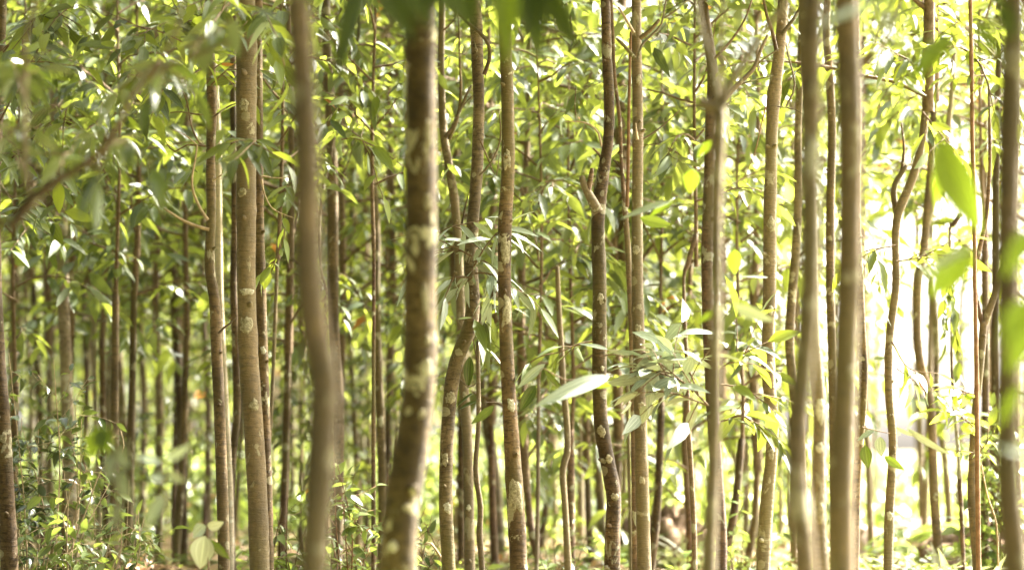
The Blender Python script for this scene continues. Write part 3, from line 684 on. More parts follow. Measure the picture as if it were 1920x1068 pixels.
    near_leaf(bl, (1300, 318), (1292, 362), 34, 7.0, 0.2, 0, 0.75)
    near_leaf(bl, (1334, 264), (1306, 296), 20, 7.0, 0.4, 0, 0.6)
    bl = limb(t, [(1348, 480), (1362, 478), (1376, 470)], 5.5, 0.002, 0.001, mat=TWIG)
    near_leaf(bl, (1378, 468), (1376, 514), 30, 7.6, 0.2, 0, 0.75)
    bl = limb(t, [(1335, 660), (1310, 650), (1290, 640)], 5.5, 0.002, 0.001, mat=TWIG)
    t = TR['knobby']
    limb(t, [(1456, 96), (1448, 60), (1438, 30), (1430, -10)], 9.95, 0.009, 0.005, mat=BARK)
    limb(t, [(1466, 66), (1480, 46), (1492, 30), (1510, -5)], 9.95, 0.009, 0.005, mat=BARK)
    limb(t, [(1458, 200), (1490, 205), (1515, 222)], 9.95, 0.003, 0.0015, mat=BARK_DARK)
    limb(t, [(1474, 200), (1490, 160), (1477, 100), (1470, 60)], 10.3, 0.005, 0.003, mat=BARK_DARK)
    limb(t, [(1436, 200), (1426, 240), (1414, 290), (1396, 330)], 9.9, 0.003, 0.0015, mat=TWIG_RED)
    t = TR['blurr']
    for k, (a, b, w) in enumerate([((1610, 118), (1640, 80), 0.008), ((1612, 130), (1668, 60), 0.006)]):
        limb(t, [a, ((a[0] + b[0]) / 2 + 4, (a[1] + b[1]) / 2 + 4), b, (b[0] + 20, b[1] - 60)], 6.2, w, w * 0.6, mat=BARK)
    bl = limb(t, [(1600, -60, 5.2), (1630, -20, 4.6), (1640, 10, 4.4)], 5, 0.004, 0.002, mat=TWIG)
    near_leaf(bl, (1640, 10), (1540, 36), 22, 4.2, 0.7, -0.1, 0.2, mat=LEAF_SKY_SHEEN)
    near_leaf(bl, (1640, 10), (1712, 52), 22, 4.2, 0.7, -0.1, 0.2, mat=LEAF_SKY_SHEEN)
    near_leaf(bl, (1645, 20), (1700, 100), 28, 4.2, 0.6, 0, 0.25, mat=LEAF_SKY_SHEEN)
    t = TR['behindblurr']
    bl = limb(t, [(1616, 800), (1640, 806), (1668, 812)], 9.6, 0.003, 0.0015, mat=TWIG)
    near_leaf(bl, (1640, 806), (1606, 824), 14, 9.4, 0.6, 0, 0.1, mat=LEAF_SKY_SHEEN)
    near_leaf(bl, (1650, 818), (1652, 856), 24, 9.4, 0.2, 0, 0.05, mat=LEAF_SKY_SHEEN)
    near_leaf(bl, (1622, 834), (1627, 878), 26, 9.4, 0.2, 0, 0.05)
    near_leaf(bl, (1658, 854), (1696, 882), 18, 9.4, 0.2, 0, 0.35)
    near_leaf(bl, (1700, 802), (1782, 858), 17, 8.8, 0.55, 0, 0.1, mat=LEAF_SKY_SHEEN)
    near_leaf(bl, (1678, 800), (1722, 822), 10, 8.8, 0.6, 0, 0.1, mat=LEAF_SKY_SHEEN)
    t = TR['lean']
    limb(t, [(1684, 404), (1676, 372), (1678, 345), (1690, 325), (1700, 310)], 11.05, 0.017, 0.010, mat=BARK)
    limb(t, [(1690, 325), (1695, 280), (1690, 230)], 11.1, 0.008, 0.004)
    limb(t, [(1681, 690), (1720, 715), (1742, 706)], 10.8, 0.003, 0.0015, mat=TWIG)
    for k, (a, c, b, n) in enumerate([((1680, 490), (1730, 480), (1790, 448), 4), ((1672, 640), (1705, 690), (1760, 700), 3), ((1730, 210), (1770, 260), (1800, 310), 4), ((1733, 150), (1700, 110), (1650, 100), 5), ((1733, 130), (1760, 70), (1800, 40), 4), ((1680, 460), (1640, 470), (1622, 500), 3)]):
        leafy_limb(t, [a, c, b], 10.7, 0.004, 0.13, 110 + k, spacing=0.06, twigs=n, ratio=0.34, droop=0.6, tint=(0.2, 0.9), twigL=(0.08, 0.22))
    t = TR['wavy']
    limb(t, [(1738, 420), (1752, 370), (1770, 310), (1780, 220), (1787, 140), (1790, 40)], 13.0, 0.020, 0.012, mat=BARK_PALE)
    t = TR['yfork']
    limb(t, [(1844, 612), (1836, 585), (1831, 560), (1828, 520), (1836, 470), (1850, 400), (1856, 300), (1854, 160)], 11.0, 0.013, 0.006, mat=BARK_DARK)
    limb(t, [(1844, 612), (1854, 585), (1864, 556), (1872, 530), (1890, 470), (1900, 380), (1905, 200), (1905, -50)], 11.0, 0.017, 0.012, mat=BARK)
    put_crown(t, CROWNS_SMALL[0], P(1905, -60, 11.0), 0.4)
    for k, (a, c, b, n) in enumerate([((1826, 800), (1800, 780), (1770, 770), 3), ((1824, 860), (1850, 830), (1872, 790), 4), ((1830, 740), (1812, 735), (1790, 728), 3)]):
        leafy_limb(t, [a, c, b], 10.8, 0.0035, 0.11, 120 + k, spacing=0.05, twigs=n, ratio=0.42, droop=0.4, tint=(0.45, 0.97), twigL=(0.06, 0.16))
    limb(t, [(1840, 870), (1852, 930), (1868, 980), (1872, 1060)], 10.6, 0.003, 0.0045, mat=TWIG_PALE)
    t = TR['vinestem']
    for k, (a, b) in enumerate([((1781, 440), (1770, 590)), ((1782, 450), (1792, 620)), ((1783, 500), (1772, 640)), ((1784, 560), (1800, 690))]):
        leafy_limb(t, [a, ((a[0] + b[0]) / 2, (a[1] + b[1]) / 2), b], 11.8, 0.003, 0.11, 130 + k, spacing=0.06, ratio=0.4, droop=1.2, tint=(0.0, 0.6))
    t = TR['blurright']
    bl = limb(t, [(1885, 200, 4.3), (1850, 190, 4.4), (1810, 210, 4.5), (1770, 250, 4.5), (1755, 270, 4.5)], 4.4, 0.005, 0.002, mat=TWIG)
    near_leaf(bl, (1760, 262), (1836, 440), 78, 4.8, 0.25, 0, 0.55)
    near_leaf(bl, (1762, 264), (1748, 400), 22, 5.4, 0.7, 0, 0.7)
    bl = limb(t, [(1885, 470, 4.3), (1850, 478, 4.4), (1815, 480, 4.5)], 4.4, 0.004, 0.002, mat=TWIG)
    near_leaf(bl, (1822, 464), (1740, 556), 66, 4.7, 0.3, 0, 0.45)
    near_leaf(bl, (1822, 468), (1712, 512), 30, 4.4, 0.8, 0.1, 0.45, mat=LEAF_SKY_SHEEN)
    bl = limb(t, [(1895, 60, 4.3), (1840, 40, 4.2), (1780, 70, 4.1)], 4.2, 0.004, 0.002, mat=TWIG)
    near_leaf(bl, (1790, 62), (1690, 160), 52, 4.1, 0.4, 0, 0.6)
    near_leaf(bl, (1830, 30), (1872, 120), 40, 3.8, 0.2, 0, 0.5)
    near_leaf(bl, (1870, 0), (1905, 80), 50, 3.4, 0.3, 0, 0.2)
    bl = limb(t, [(1898, 420, 4.25), (1925, 440, 3.9), (1950, 470, 3.7)], 4, 0.004, 0.002, mat=TWIG)
    near_leaf(bl, (1945, 420), (1880, 520), 50, 3.6, 0.3, 0, 0.5)
    near_leaf(bl, (1935, 560), (1878, 640), 60, 3.6, 0.4, 0, 0.5)
    near_leaf(bl, (1940, 600), (1890, 700), 56, 3.6, 0.2, 0, 0.6)
    near_leaf(bl, (1915, 720), (1868, 800), 30, 3.9, 0.4, 0, 0.72)
    near_leaf(bl, (1925, 852), (1868, 834), 20, 3.9, 0.7, 0, 0.3, mat=LEAF_SKY_SHEEN)
    # the overhanging branch of the kinked trunk, out of frame above, lets leaves hang into the picture
    t = TR['kink']
    bl = limb(t, [(556, -140, 3.5), (650, -130, 3.5), (760, -100, 3.6), (860, -85, 3.7), (950, -70, 3.8), (1040, -60, 3.9)], 3.7, 0.008, 0.003, mat=BARK)
    for a, b, w, D, ro, ti in [((690, -110), (770, 78), 90, 3.7, 0.2, 0.1), ((770, -100), (802, 56), 84, 3.6, 0.3, 0.2), ((680, -40), (622, 150), 46, 4.6, 0.4, 0.05),
                               ((850, -90), (880, 60), 100, 3.5, 0.25, 0.2), ((760, -90), (846, 30), 66, 3.6, 0.3, 0.3), ((945, -75), (948, 122), 62, 3.8, 0.2, 0.72),
                               ((990, -70), (1010, 128), 64, 3.9, 0.3, 0.3), ((1010, -60), (1085, 112), 58, 3.9, 0.4, 0.2), ((960, -70), (1000, 74), 74, 3.9, 0.2, 0.4),
                               ((620, -120), (575, 8), 50, 3.3, 0.2, 0.2)]:
        near_leaf(bl, a, b, w, D, ro, 0, ti)
    bl = limb(TR['blurl'], [(1520, -90, 4.5), (1460, -60, 4.4), (1420, -40, 4.3)], 4.4, 0.004, 0.002, mat=TWIG)
    near_leaf(bl, (1420, -40), (1360, 16), 30, 4.3, 0.3, 0, 0.5)
    near_leaf(bl, (1260, -60), (1275, 22), 30, 5.2, 0.3, 0, 0.1)
limbs()

def lichens():
    LI, LD = LICHEN, LICHEN_DULL
    spots = [('blurl', 0.1, 1520, 300, 30, 84, LI), ('blurl', -0.2, 1492, 890, 22, 40, LD), ('blurl', 0.3, 1506, 980, 16, 30, LD), ('blurl', 0.2, 1514, 170, 14, 40, LD),
             ('stout', 0.55, 801, 690, 22, 30, LI), ('stout', 0.5, 800, 640, 14, 18, LD), ('stout', 0.35, 797, 776, 14, 20, LD), ('stout', -0.3, 735, 1022, 20, 22, LI), ('stout', 0.4, 792, 560, 16, 60, LD),
             ('stout', 0.5, 806, 380, 16, 36, LD), ('stout', 0.3, 770, 950, 18, 14, LD), ('stout', 0.45, 800, 250, 14, 60, LD),
             ('brown', 0.2, 466, 548, 30, 14, LI), ('brown', -0.1, 461, 610, 26, 34, LD), ('brown', -0.3, 457, 362, 18, 18, LD), ('brown', 0.3, 475, 760, 18, 24, LD), ('brown', -0.2, 462, 200, 20, 26, LD),
             ('brownback', 0.25, 487, 657, 12, 14, LI), ('edge', 0.2, 8, 820, 14, 20, LD), ('edge', -0.3, 6, 780, 12, 16, LD),
             ('grey', 0.0, 966, 925, 30, 68, LD), ('grey', 0.1, 948, 470, 20, 60, LD), ('grey', -0.2, 950, 300, 16, 40, LD), ('grey', 0.2, 952, 585, 18, 36, LD), ('grey', 0.3, 957, 760, 16, 26, LI),
             ('stub', -0.1, 1132, 810, 18, 22, LD), ('stub', 0.4, 1133, 690, 8, 10, LI), ('stub', 0.3, 1150, 860, 14, 18, LD), ('stub', 0.1, 1142, 930, 16, 14, LD), ('stub', 0.1, 1125, 560, 14, 20, LD),
             ('straight', -0.2, 1200, 620, 14, 26, LD), ('straight', 0.2, 1199, 760, 16, 18, LD), ('straight', 0.0, 1203, 900, 12, 16, LD), ('straight', -0.3, 1192, 470, 14, 20, LD), ('straight', 0.2, 1196, 150, 12, 20, LD),
             ('curve', 0.1, 845, 745, 18, 26, LD), ('curve', -0.2, 836, 860, 14, 24, LD), ('curve', 0.2, 838, 950, 16, 22, LI), ('curve', 0.0, 884, 530, 14, 14, LD),
             ('blurpartner', 0.0, 1537, 772, 22, 44, LI), ('blurpartner', -0.1, 1535, 838, 18, 18, LI), ('blurpartner', 0.0, 1536, 960, 22, 40, LD),
             ('knobby', 0.0, 1443, 420, 16, 30, LD), ('knobby', 0.2, 1441, 690, 16, 24, LD), ('knobby', -0.2, 1446, 850, 12, 20, LD), ('knobby', 0.2, 1440, 580, 12, 18, LI),
             ('blurr', 0.35, 1590, 700, 20, 30, LD), ('blurr', -0.3, 1590, 520, 16, 26, LD), ('lean', 0.0, 1668, 965, 12, 18, LI), ('wavy', 0.1, 1752, 930, 10, 16, LD), ('yfork', 0.1, 1823, 810, 10, 12, LI),
             ('blurright', 0.1, 1893, 120, 40, 60, LD), ('bright', 0.1, 410, 300, 10, 22, LI), ('mid', 0.1, 715, 790, 12, 22, LI), ('mid', 0.0, 704, 480, 10, 18, LD), ('pairl', 0.1, 128, 780, 12, 24, LI),
             ('softfork', 0.1, 1341, 640, 12, 60, LD), ('softfork', 0.2, 1334, 950, 12, 60, LD), ('forkthin', 0.0, 879, 950, 10, 10, LI), ('forkthin', 0.1, 873, 740, 10, 12, LD)]
    for k, (key, u, px, py, w, h, m) in enumerate(spots):
        r = TR[key]; D = r.location.y
        lichen(r, u, P(px, py, D)[2], M(w, D), M(h, D), m, 900 + k)
lichens()

# ------------------------------------------------------------------ leaning sapling at the left, out of focus
t = tree('blurred dark sapling leaning across the upper left from beyond the edge', 5.2, [(-30, 500, 21), (20, 425, 20), (60, 376, 19), (110, 336, 16), (165, 305, 14), (205, 262, 12), (235, 205, 11), (262, 160, 9), (300, 130, 8), (360, 105, 7), (430, 80, 6)], crown=None, name='leaning_sapling', cat='sapling', mat=BARK, top=-9)
limb(t, [(58, 378), (48, 320), (46, 240), (48, 150), (46, 80), (62, 20), (75, -30)], 5.2, 0.007, 0.005, mat=BARK)
limb(t, [(165, 305), (180, 322), (192, 300), (215, 262)], 5.3, 0.004, 0.002, mat=BARK)
limb(t, [(262, 160), (300, 110), (330, 60), (340, 0)], 5.3, 0.0055, 0.003, mat=BARK)
gg = np.random.default_rng(5)
for k in range(7):
    i0 = int(gg.integers(0, 9)); base = [(60, 376), (110, 336), (165, 305), (205, 262), (235, 205), (262, 160), (300, 130), (360, 105), (46, 200)][i0]
    D = gg.uniform(5.6, 7.0)
    b = (base[0] + gg.normal(20, 75), base[1] - gg.uniform(-40, 150))
    leafy_limb(t, [base + (5.22,), ((base[0] + b[0]) / 2, (base[1] + b[1]) / 2 - 8, (5.2 + D) / 2), (b[0], b[1], D)], D, 0.0026, 0.10, 200 + k, spacing=0.055, twigs=3, start=0.6, ratio=0.38, droop=0.6, tint=(0.0, 0.5), mat=LEAF_NEAR, twigL=(0.08, 0.2))

# ------------------------------------------------------------------ small plants close to the camera
def seedling(label, px, py, D, leaves, name='seedling', tint=0.35):
    b = P(px, py, D)
    root = thing(name, label, 'seedling', (b[0], b[1], ground_z(b[0], b[1])))
    stem = MB()
    foot = np.array([b[0], b[1], ground_z(b[0], b[1]) - 0.03])
    tube(stem, catmull(np.array([foot, (foot + b) / 2 + np.array([0.01, 0, 0]), b]), 0.03), 0.003, 6)
    st = part(root, 'stem', stem, [TWIG])
    for a, c, w, ro, ti, *m in leaves:
        near_leaf(st, a, c, w, D, ro, 0, ti, mat=m[0] if m else LEAF_NEAR)
    return root
seedling('tall blurred seedling with pale hanging leaves before the shaded trunks', 215, 800, 5.0,
         [((200, 800), (160, 858), 50, 0.3, 0.72), ((190, 800), (200, 850), 46, 0.3, 0.72), ((215, 830), (240, 880), 40, 0.8, 0.2, LEAF_SKY_SHEEN), ((215, 850), (200, 905), 40, 0.9, 0.2, LEAF_SKY_SHEEN), ((222, 880), (240, 940), 44, 0.8, 0.2, LEAF_SKY_SHEEN), ((225, 940), (215, 1000), 36, 0.8, 0.3, LEAF_SKY_SHEEN)])
seedling('blurred seedling with broad leaves pale with sky sheen, right of the tall blurred seedling', 310, 860, 5.6,
         [((300, 868), (250, 850), 24, 0.8, 0.2, LEAF_SKY_SHEEN), ((305, 862), (360, 836), 30, 0.8, 0.2, LEAF_SKY_SHEEN), ((310, 880), (345, 905), 30, 0.7, 0.2, LEAF_SKY_SHEEN), ((310, 900), (280, 890), 34, 0.7, 0.3, LEAF_SKY_SHEEN), ((312, 930), (270, 985), 36, 0.6, 0.3, LEAF_SKY_SHEEN)])
seedling('low seedling with one broad ribbed leaf at the foot of the dark twiggy trunk', 388, 985, 8.2,
         [((384, 1004), (374, 1066), 50, 0.15, 0.5, LEAF_SKY_SHEEN), ((386, 985), (360, 1006), 34, 0.7, 0.35, LEAF_SKY_SHEEN), ((388, 985), (420, 980), 30, 0.8, 0.3, LEAF_SKY_SHEEN), ((395, 1010), (430, 1050), 20, 0.5, 0.3)])

# ------------------------------------------------------------------ shrubs
def shrub(label, px, D, hpx, wpx, seed, stems=9, leafL=0.068, gap=0.045, mat=LEAF_SHRUB, wood=TWIG_PALE, ratio=0.5, tint=(0.0, 0.9), name='leafy_shrub', cat='shrub', droop=0.5, base_py=None):
    g = np.random.default_rng(seed)
    x = P(px, 900, D)[0]
    gz = ground_z(x, D)
    top = P(px, hpx, D)[2] - gz
    root = thing(name, label, cat, (x, D, gz))
    wood_mb, leaf_mb = MB(), MB()
    hw = M(wpx, D) / 2
    for s in range(stems):
        a = g.uniform(0, 6.28); rr = hw * math.sqrt(g.random())
        h = top * g.uniform(0.55, 1.0) * (1 - 0.35 * (rr / hw) ** 2)
        b = np.array([x + 0.3 * rr * math.cos(a), D + 0.3 * rr * math.sin(a), gz - 0.02])
        e = np.array([x + rr * math.cos(a), D + 0.8 * rr * math.sin(a), gz + h])
        md = (b + e) / 2 + g.normal(0, 0.05, 3)
        st = catmull(np.array([b, md, e]), 0.04)
        tube(wood_mb, st, np.linspace(0.005, 0.0016, len(st)), 5)
        n = int(h / 0.075)
        for k in range(n):
            i = int(g.uniform(0.12, 1.0) * (len(st) - 1)); q = st[i]
            td = norm(g.normal(0, 1, 3) * np.array([1, 1, 0.5]) + UP * 0.35); tl = g.uniform(0.06, 0.2)
            tp = [q]
            for z in range(4):
                td = norm(td + g.normal(0, 0.22, 3)); tp.append(tp[-1] + td * tl / 4)
            tube(wood_mb, np.array(tp), np.linspace(0.002, 0.001, 5), 3)
            leafy_twig(leaf_mb, tp, gap, leafL, g, 0, LOD_MID, 0.15, ratio, tint, droop)
    part(root, 'stems', wood_mb, [wood]); part(root, 'foliage', leaf_mb, [mat])
    return root
shrub('tall glossy small leaved shrub with pale bare stems, against the left edge trunk', 75, 10.6, 585, 220, 301, 15)
shrub('low dense shrub of curled glossy leaves spilling in front of the close pair of trunks', 140, 10.2, 830, 260, 302, 11, mat=LEAF_COVER)
shrub('thin spreading shrub with one arching pale twig, behind the blurred seedling', 225, 11.0, 830, 150, 303, 6, mat=LEAF_COVER)
shrub('light green shrub between the thick brown trunk and the blurred kinked trunk', 545, 11.0, 880, 120, 304, 10, mat=LEAF_COVER, wood=TWIG)
shrub('airy bush of small bright leaves left of the stout mossy trunk', 665, 10.8, 760, 190, 305, 9, mat=LEAF_COVER, wood=TWIG_RED)
shrub('small bush peeping out between the stout mossy trunk and the S curved trunk', 800, 11.2, 900, 90, 306, 7, mat=LEAF_SHRUB, wood=TWIG)
shrub('low leafy plant at the foot of the trunk with the snapped stub', 1080, 12.5, 940, 160, 307, 9, mat=LEAF_COVER, wood=TWIG)
shrub('broad leaved bush on the bank right of the Y trunk', 1865, 13.0, 700, 110, 308, 10, mat=LEAF_COVER, wood=TWIG, leafL=0.09, gap=0.05)
shrub('sparse weed between the soft pale forked trunk and the knobby trunk', 1395, 12.5, 930, 90, 309, 7, mat=LEAF_COVER, wood=TWIG)
# dead leaning sticks
limb(TR['forkthin'], [(838, 1062), (824, 1040), (808, 1018), (795, 1020)], 10.6, 0.007, 0.004, mat=TWIG_PALE)
tb = thing('climbing_twig', 'bare pale twig arching out of the shrubs before the shaded trunks', 'twig', P(170, 900, 10.3))
mb = MB(); pts = np.array([P(*q, 10.3) for q in [(118, 1068), (160, 960), (186, 888), (200, 872), (222, 858), (232, 836), (226, 806)]])
tube(mb, catmull(pts, 0.02), np.linspace(0.004, 0.002, len(catmull(pts, 0.02))), 6)
C_ = part(tb, 'stem', mb, [TWIG_PALE])

# ------------------------------------------------------------------ ferns, strap leaved clumps and bank at the right
def clump(label, px, D, n, L, seed, mat=LEAF_DRY, tint=(0.3, 0.95), name='strap_plant', ratio=0.16, up=0.7, tmpl=STRAP, spread=0.1):
    g = np.random.default_rng(seed)
    x = P(px, 900, D)[0]; gz = ground_z(x, D)
    root = thing(name, label, 'plant', (x, D, gz))
    mb = MB()
    a = g.uniform(0, 6.28, n); el = g.uniform(0.1, 1.0, n) * up
    T = np.stack([np.cos(a), np.sin(a), np.tan(np.clip(el * 1.4, 0.05, 1.35))], 1)
    pos = np.stack([x + g.normal(0, spread, n), D + g.normal(0, spread, n), np.full(n, gz + 0.005)], 1)
    LL = L * g.uniform(0.6, 1.15, n)
    add_leaves(mb, pos, T, UP + g.normal(0, 0.4, (n, 3)), LL, LL * ratio * g.uniform(0.7, 1.3, n), tint[0] + (tint[1] - tint[0]) * g.random(n), 0, tmpl, g.uniform(0.4, 1.8, n))
    part(root, 'blades', mb, [mat])
    return root
LEAF_PALE = leaf_material('leaf_pale_strap', (0.12, 0.14, 0.06), (0.22, 0.23, 0.12), (0.36, 0.33, 0.20), (0.34, 0.36, 0.14), 0.45, 0.3, (0.28, 0.15, 0.06))
clump('pale strap leaved clump in front of the boulder, left of the leaning forked trunk', 1640, 11.4, 46, 0.26, 401, LEAF_PALE)
clump('dense pale strap leaves right of the foot of the leaning forked trunk', 1705, 11.0, 60, 0.28, 402, LEAF_PALE)
clump('tall upright dry strap leaves beside the foot of the wavy slim trunk', 1785, 12.6, 40, 0.42, 403, LEAF_PALE, up=0.95)
clump('pale ground rosette left of the foot of the Y trunk', 1770, 10.8, 36, 0.22, 404, LEAF_PALE)
clump('broad pale leaves at the foot of the blurred right edge trunk', 1880, 11.2, 36, 0.24, 405, LEAF_COVER, ratio=0.25)
clump('drooping pale strap leaves on the near side of the brown mound', 1285, 16.0, 40, 0.42, 406, LEAF_PALE, up=0.8)
clump('leafy tuft at the left foot of the brown mound', 1175, 16.4, 30, 0.34, 407, LEAF_COVER, up=0.8, ratio=0.24)

def fern(label, px, D, n, L, seed, z=0.0):
    g = np.random.default_rng(seed)
    x = P(px, 900, D)[0]; gz = ground_z(x, D) + z
    root = thing('fern', label, 'fern', (x, D, gz))
    for k in range(n):
        a = 6.283 * k / n + g.uniform(-0.3, 0.3); ln = L * g.uniform(0.7, 1.1)
        s = np.linspace(0, 1, 14)
        pts = np.stack([x + math.cos(a) * ln * s * 0.8, D + math.sin(a) * ln * s * 0.8, gz + ln * (0.75 * s - 0.62 * s ** 2.2)], 1)
        mb = MB(); tube(mb, pts, np.linspace(0.004, 0.001, 14), 4, 1)
        sd = norm(np.cross(np.gradient(pts, axis=0), UP))
        q = np.linspace(0.12, 0.99, 26)
        pp = np.stack([np.interp(q, s, pts[:, i]) for i in range(3)], 1); ss = np.stack([np.interp(q, s, sd[:, i]) for i in range(3)], 1)
        dd = norm(np.stack([np.interp(q, s, np.gradient(pts, axis=0)[:, i]) for i in range(3)], 1))
        for sg in (1, -1):
            LL = 0.30 * ln * np.sin(math.pi * (0.12 + 0.86 * q)) + 0.01
            add_leaves(mb, pp, ss * sg + dd * 0.35 - UP * 0.12, np.tile(UP, (26, 1)) + g.normal(0, 0.15, (26, 3)), LL, LL * 0.22, g.uniform(0.3, 0.9, 26), 0, LOD_LOW)
        part(root, 'frond', mb, [LEAF_COVER, TWIG])
    return root
fern('arching green fern on top of the dark bank by the right edge', 1800, 15.0, 11, 0.75, 420, 0.12)
fern('fern with drooping fronds left of the arching fern, behind the wavy trunk', 1725, 17.0, 9, 0.6, 421, 0.02)
fern('small fern at the foot of the bank beside the blurred right edge trunk', 1862, 13.6, 8, 0.5, 422, 0.1)

def mound(name, label, cat, px, D, w, d, h, mat, seed, amp=0.25, kind=None):
    x = P(px, 900, D)[0]; gz = ground_z(x, D)
    nu, nv = 48, 20
    v = []
    for i in range(nv + 1):
        ph = (i / nv) * math.pi / 2
        for j in range(nu):
            a = 2 * math.pi * j / nu
            dirv = Vector((math.cos(a) * math.cos(ph), math.sin(a) * math.cos(ph), math.sin(ph)))
            k = 1 + amp * mnoise.fractal(dirv * 1.8 + Vector((seed, seed * 2, 0)), 0.8, 2.1, 5)
            v.append((x + dirv.x * w / 2 * k, D + dirv.y * d / 2 * k, gz - 0.05 + dirv.z * h * k))
    i = np.arange(nv)[:, None] * nu; j = np.arange(nu)[None]; k = (j + 1) % nu
    f = np.stack([i + j, i + k, i + nu + k, i + nu + j], -1)
    mb = MB(); mb.add(v, f)
    o = link(name, mb.mesh(name, [mat], (x, D, gz)), None, (x, D, gz))
    return tagged(o, label, cat, None, kind)
SOIL = simple_noise_mat('soil', (0.06, 0.038, 0.022), (0.22, 0.145, 0.09), 22, 0.95, 1.0, (0.28, 0.20, 0.13))
STONE = simple_noise_mat('pinkish_rock', (0.22, 0.155, 0.12), (0.40, 0.31, 0.24), 9, 0.9, 0.7)
mound('earth_mound', 'rough brown earth mound between the straight spotted and the soft forked trunks', 'mound', 1243, 17.0, 0.58, 0.6, 0.40, SOIL, 3.0, 0.45)
mound('boulder', 'pinkish grey boulder lying behind the leaning forked trunk in the clearing', 'boulder', 1715, 19.0, 0.7, 0.7, 0.36, STONE, 9.0, 0.25)
mound('boulder', 'small mossy stone beside the foot of the shaded slim trunk leaning out', 'boulder', 1632, 18.0, 0.5, 0.5, 0.26, STONE, 14.0, 0.3)
mound('earth_bank', 'dark root covered earth bank at the lower right behind the Y trunk', 'bank', 1885, 14.4, 1.0, 1.0, 0.44, SOIL, 21.0, 0.3)
mound('litter_heap', 'low heap of brown fallen leaves at the lower left', 'heap', 285, 13.0, 0.9, 0.6, 0.12, SOIL, 31.0, 0.3)

# ------------------------------------------------------------------ sticks lying on the floor
def stick(label, px, D, ln, ang, tilt, r, seed, mat=TWIG_PALE):
    g = np.random.default_rng(seed)
    x = P(px, 900, D)[0]; gz = ground_z(x, D)
    root = thing('fallen_branch', label, 'branch', (x, D, gz))
    d = np.array([math.cos(ang), math.sin(ang), tilt]); n = 7
    pts = [np.array([x, D, gz + 0.02])]
    for i in range(n):
        d = norm(d + g.normal(0, 0.10, 3) * np.array([1, 1, 0.5])); pts.append(pts[-1] + d * ln / n)
    mb = MB(); dn = catmull(np.array(pts), 0.03); tube(mb, dn, np.linspace(r, r * 0.45, len(dn)), 7, 0, 0.1, seed)
    i = int(len(dn) * 0.55); e = dn[i] + norm(d + np.array([0.3, -0.5, 0.5])) * ln * 0.25
    tube(mb, catmull(np.array([dn[i], (dn[i] + e) / 2 + 0.01, e]), 0.02), r * 0.4, 5)
    part(root, 'stem', mb, [mat])
stick('thin broken stick lying on the leaf heap at the lower left', 320, 12.6, 0.45, 0.3, 0.12, 0.008, 1, TWIG)
stick('short dead branch sticking up from the litter left of the leaf heap', 225, 12.8, 0.4, 2.6, 0.25, 0.007, 2)
stick('forked dead branch rising from pale strap leaves right of the darkest blurred trunk', 1630, 11.8, 0.5, 0.5, 0.45, 0.006, 3)
stick('dead branch lying behind the foot of the leaning trunk', 1700, 13.5, 0.7, 0.2, 0.1, 0.010, 4)
stick('dead grey branch propped against the brown earth mound', 1215, 15.8, 0.7, 0.3, 0.6, 0.011, 5, TWIG)
stick('fallen twig between the kneed thin trunk and the greyish trunk', 1010, 13.0, 0.6, 0.15, 0.06, 0.008, 6)
stick('fallen twig between the kinked blurred trunk and the stout mossy trunk', 690, 12.4, 0.6, 2.9, 0.1, 0.008, 7, TWIG)

# ------------------------------------------------------------------ thinner and farther trees
LM = [(2, 'left edge trunk'), (125, 'pale shrub trunk'), (411, 'dark twiggy trunk'), (473, 'thick brown trunk'), (607, 'kinked blurred trunk'), (785, 'stout mossy trunk'),
      (843, 'S curved trunk'), (955, 'greyish trunk'), (1124, 'stubbed trunk'), (1200, 'straight spotted trunk'), (1340, 'soft forked trunk'), (1443, 'knobby trunk'),
      (1500, 'bowed blurred trunk'), (1583, 'darkest blurred trunk'), (1667, 'leaning trunk'), (1743, 'wavy trunk'), (1831, 'Y trunk'), (1889, 'right edge trunk')]
ORD = 'first second third fourth fifth sixth seventh eighth ninth tenth eleventh twelfth thirteenth fourteenth fifteenth'.split()

def gap_of(px):
    for i in range(len(LM) - 1):
        if LM[i][0] <= px < LM[i + 1][0]: return i
    return -1 if px < LM[0][0] else len(LM) - 1

def gap_words(i):
    if i < 0: return 'left of the left edge trunk'
    if i == len(LM) - 1: return 'right of the right edge trunk'
    return 'between the %s and %s' % (LM[i][1], LM[i + 1][1])

far = []      # px at row 750, px at row 300, width, D, bark, crown base (m), crown scale
for q in [(68, 60, 14, 20), (97, 88, 12, 22), (158, 150, 11, 20), (181, 172, 10, 18), (230, 224, 17, 19), (247, 244, 9, 28), (270, 256, 13, 22), (296, 284, 15, 17), (330, 316, 17, 17.5),
          (388, 366, 12, 20), (352, 345, 9, 27), (208, 200, 8, 30), (512, 520, 8, 26), (533, 528, 9, 22), (549, 545, 10, 24), (566, 560, 8, 30), (660, 650, 12, 19), (676, 668, 14, 23),
          (733, 727, 14, 24), (744, 735, 9, 20), (647, 640, 8, 30), (862, 866, 14, 16), (913, 908, 20, 18), (990, 985, 10, 24), (1021, 1014, 8, 26), (1036, 1030, 10, 20), (1084, 1076, 14, 20),
          (1110, 1104, 15, 17), (1147, 1140, 12, 22), (1168, 1162, 12, 19), (1178, 1160, 7, 13.5), (1230, 1226, 9, 24), (1251, 1246, 12, 33), (1264, 1262, 13, 34), (1372, 1362, 25, 27), (1404, 1410, 10, 20),
          (1416, 1404, 9, 17), (1427, 1420, 10, 24), (1727, 1722, 11, 20), (1762, 1735, 13, 18), (1643, 1640, 8, 28), (1800, 1806, 10, 24), (1854, 1850, 11, 20), (1300, 1296, 10, 26), (1468, 1476, 10, 22)]:
    far.append(q)
g = np.random.default_rng(77)
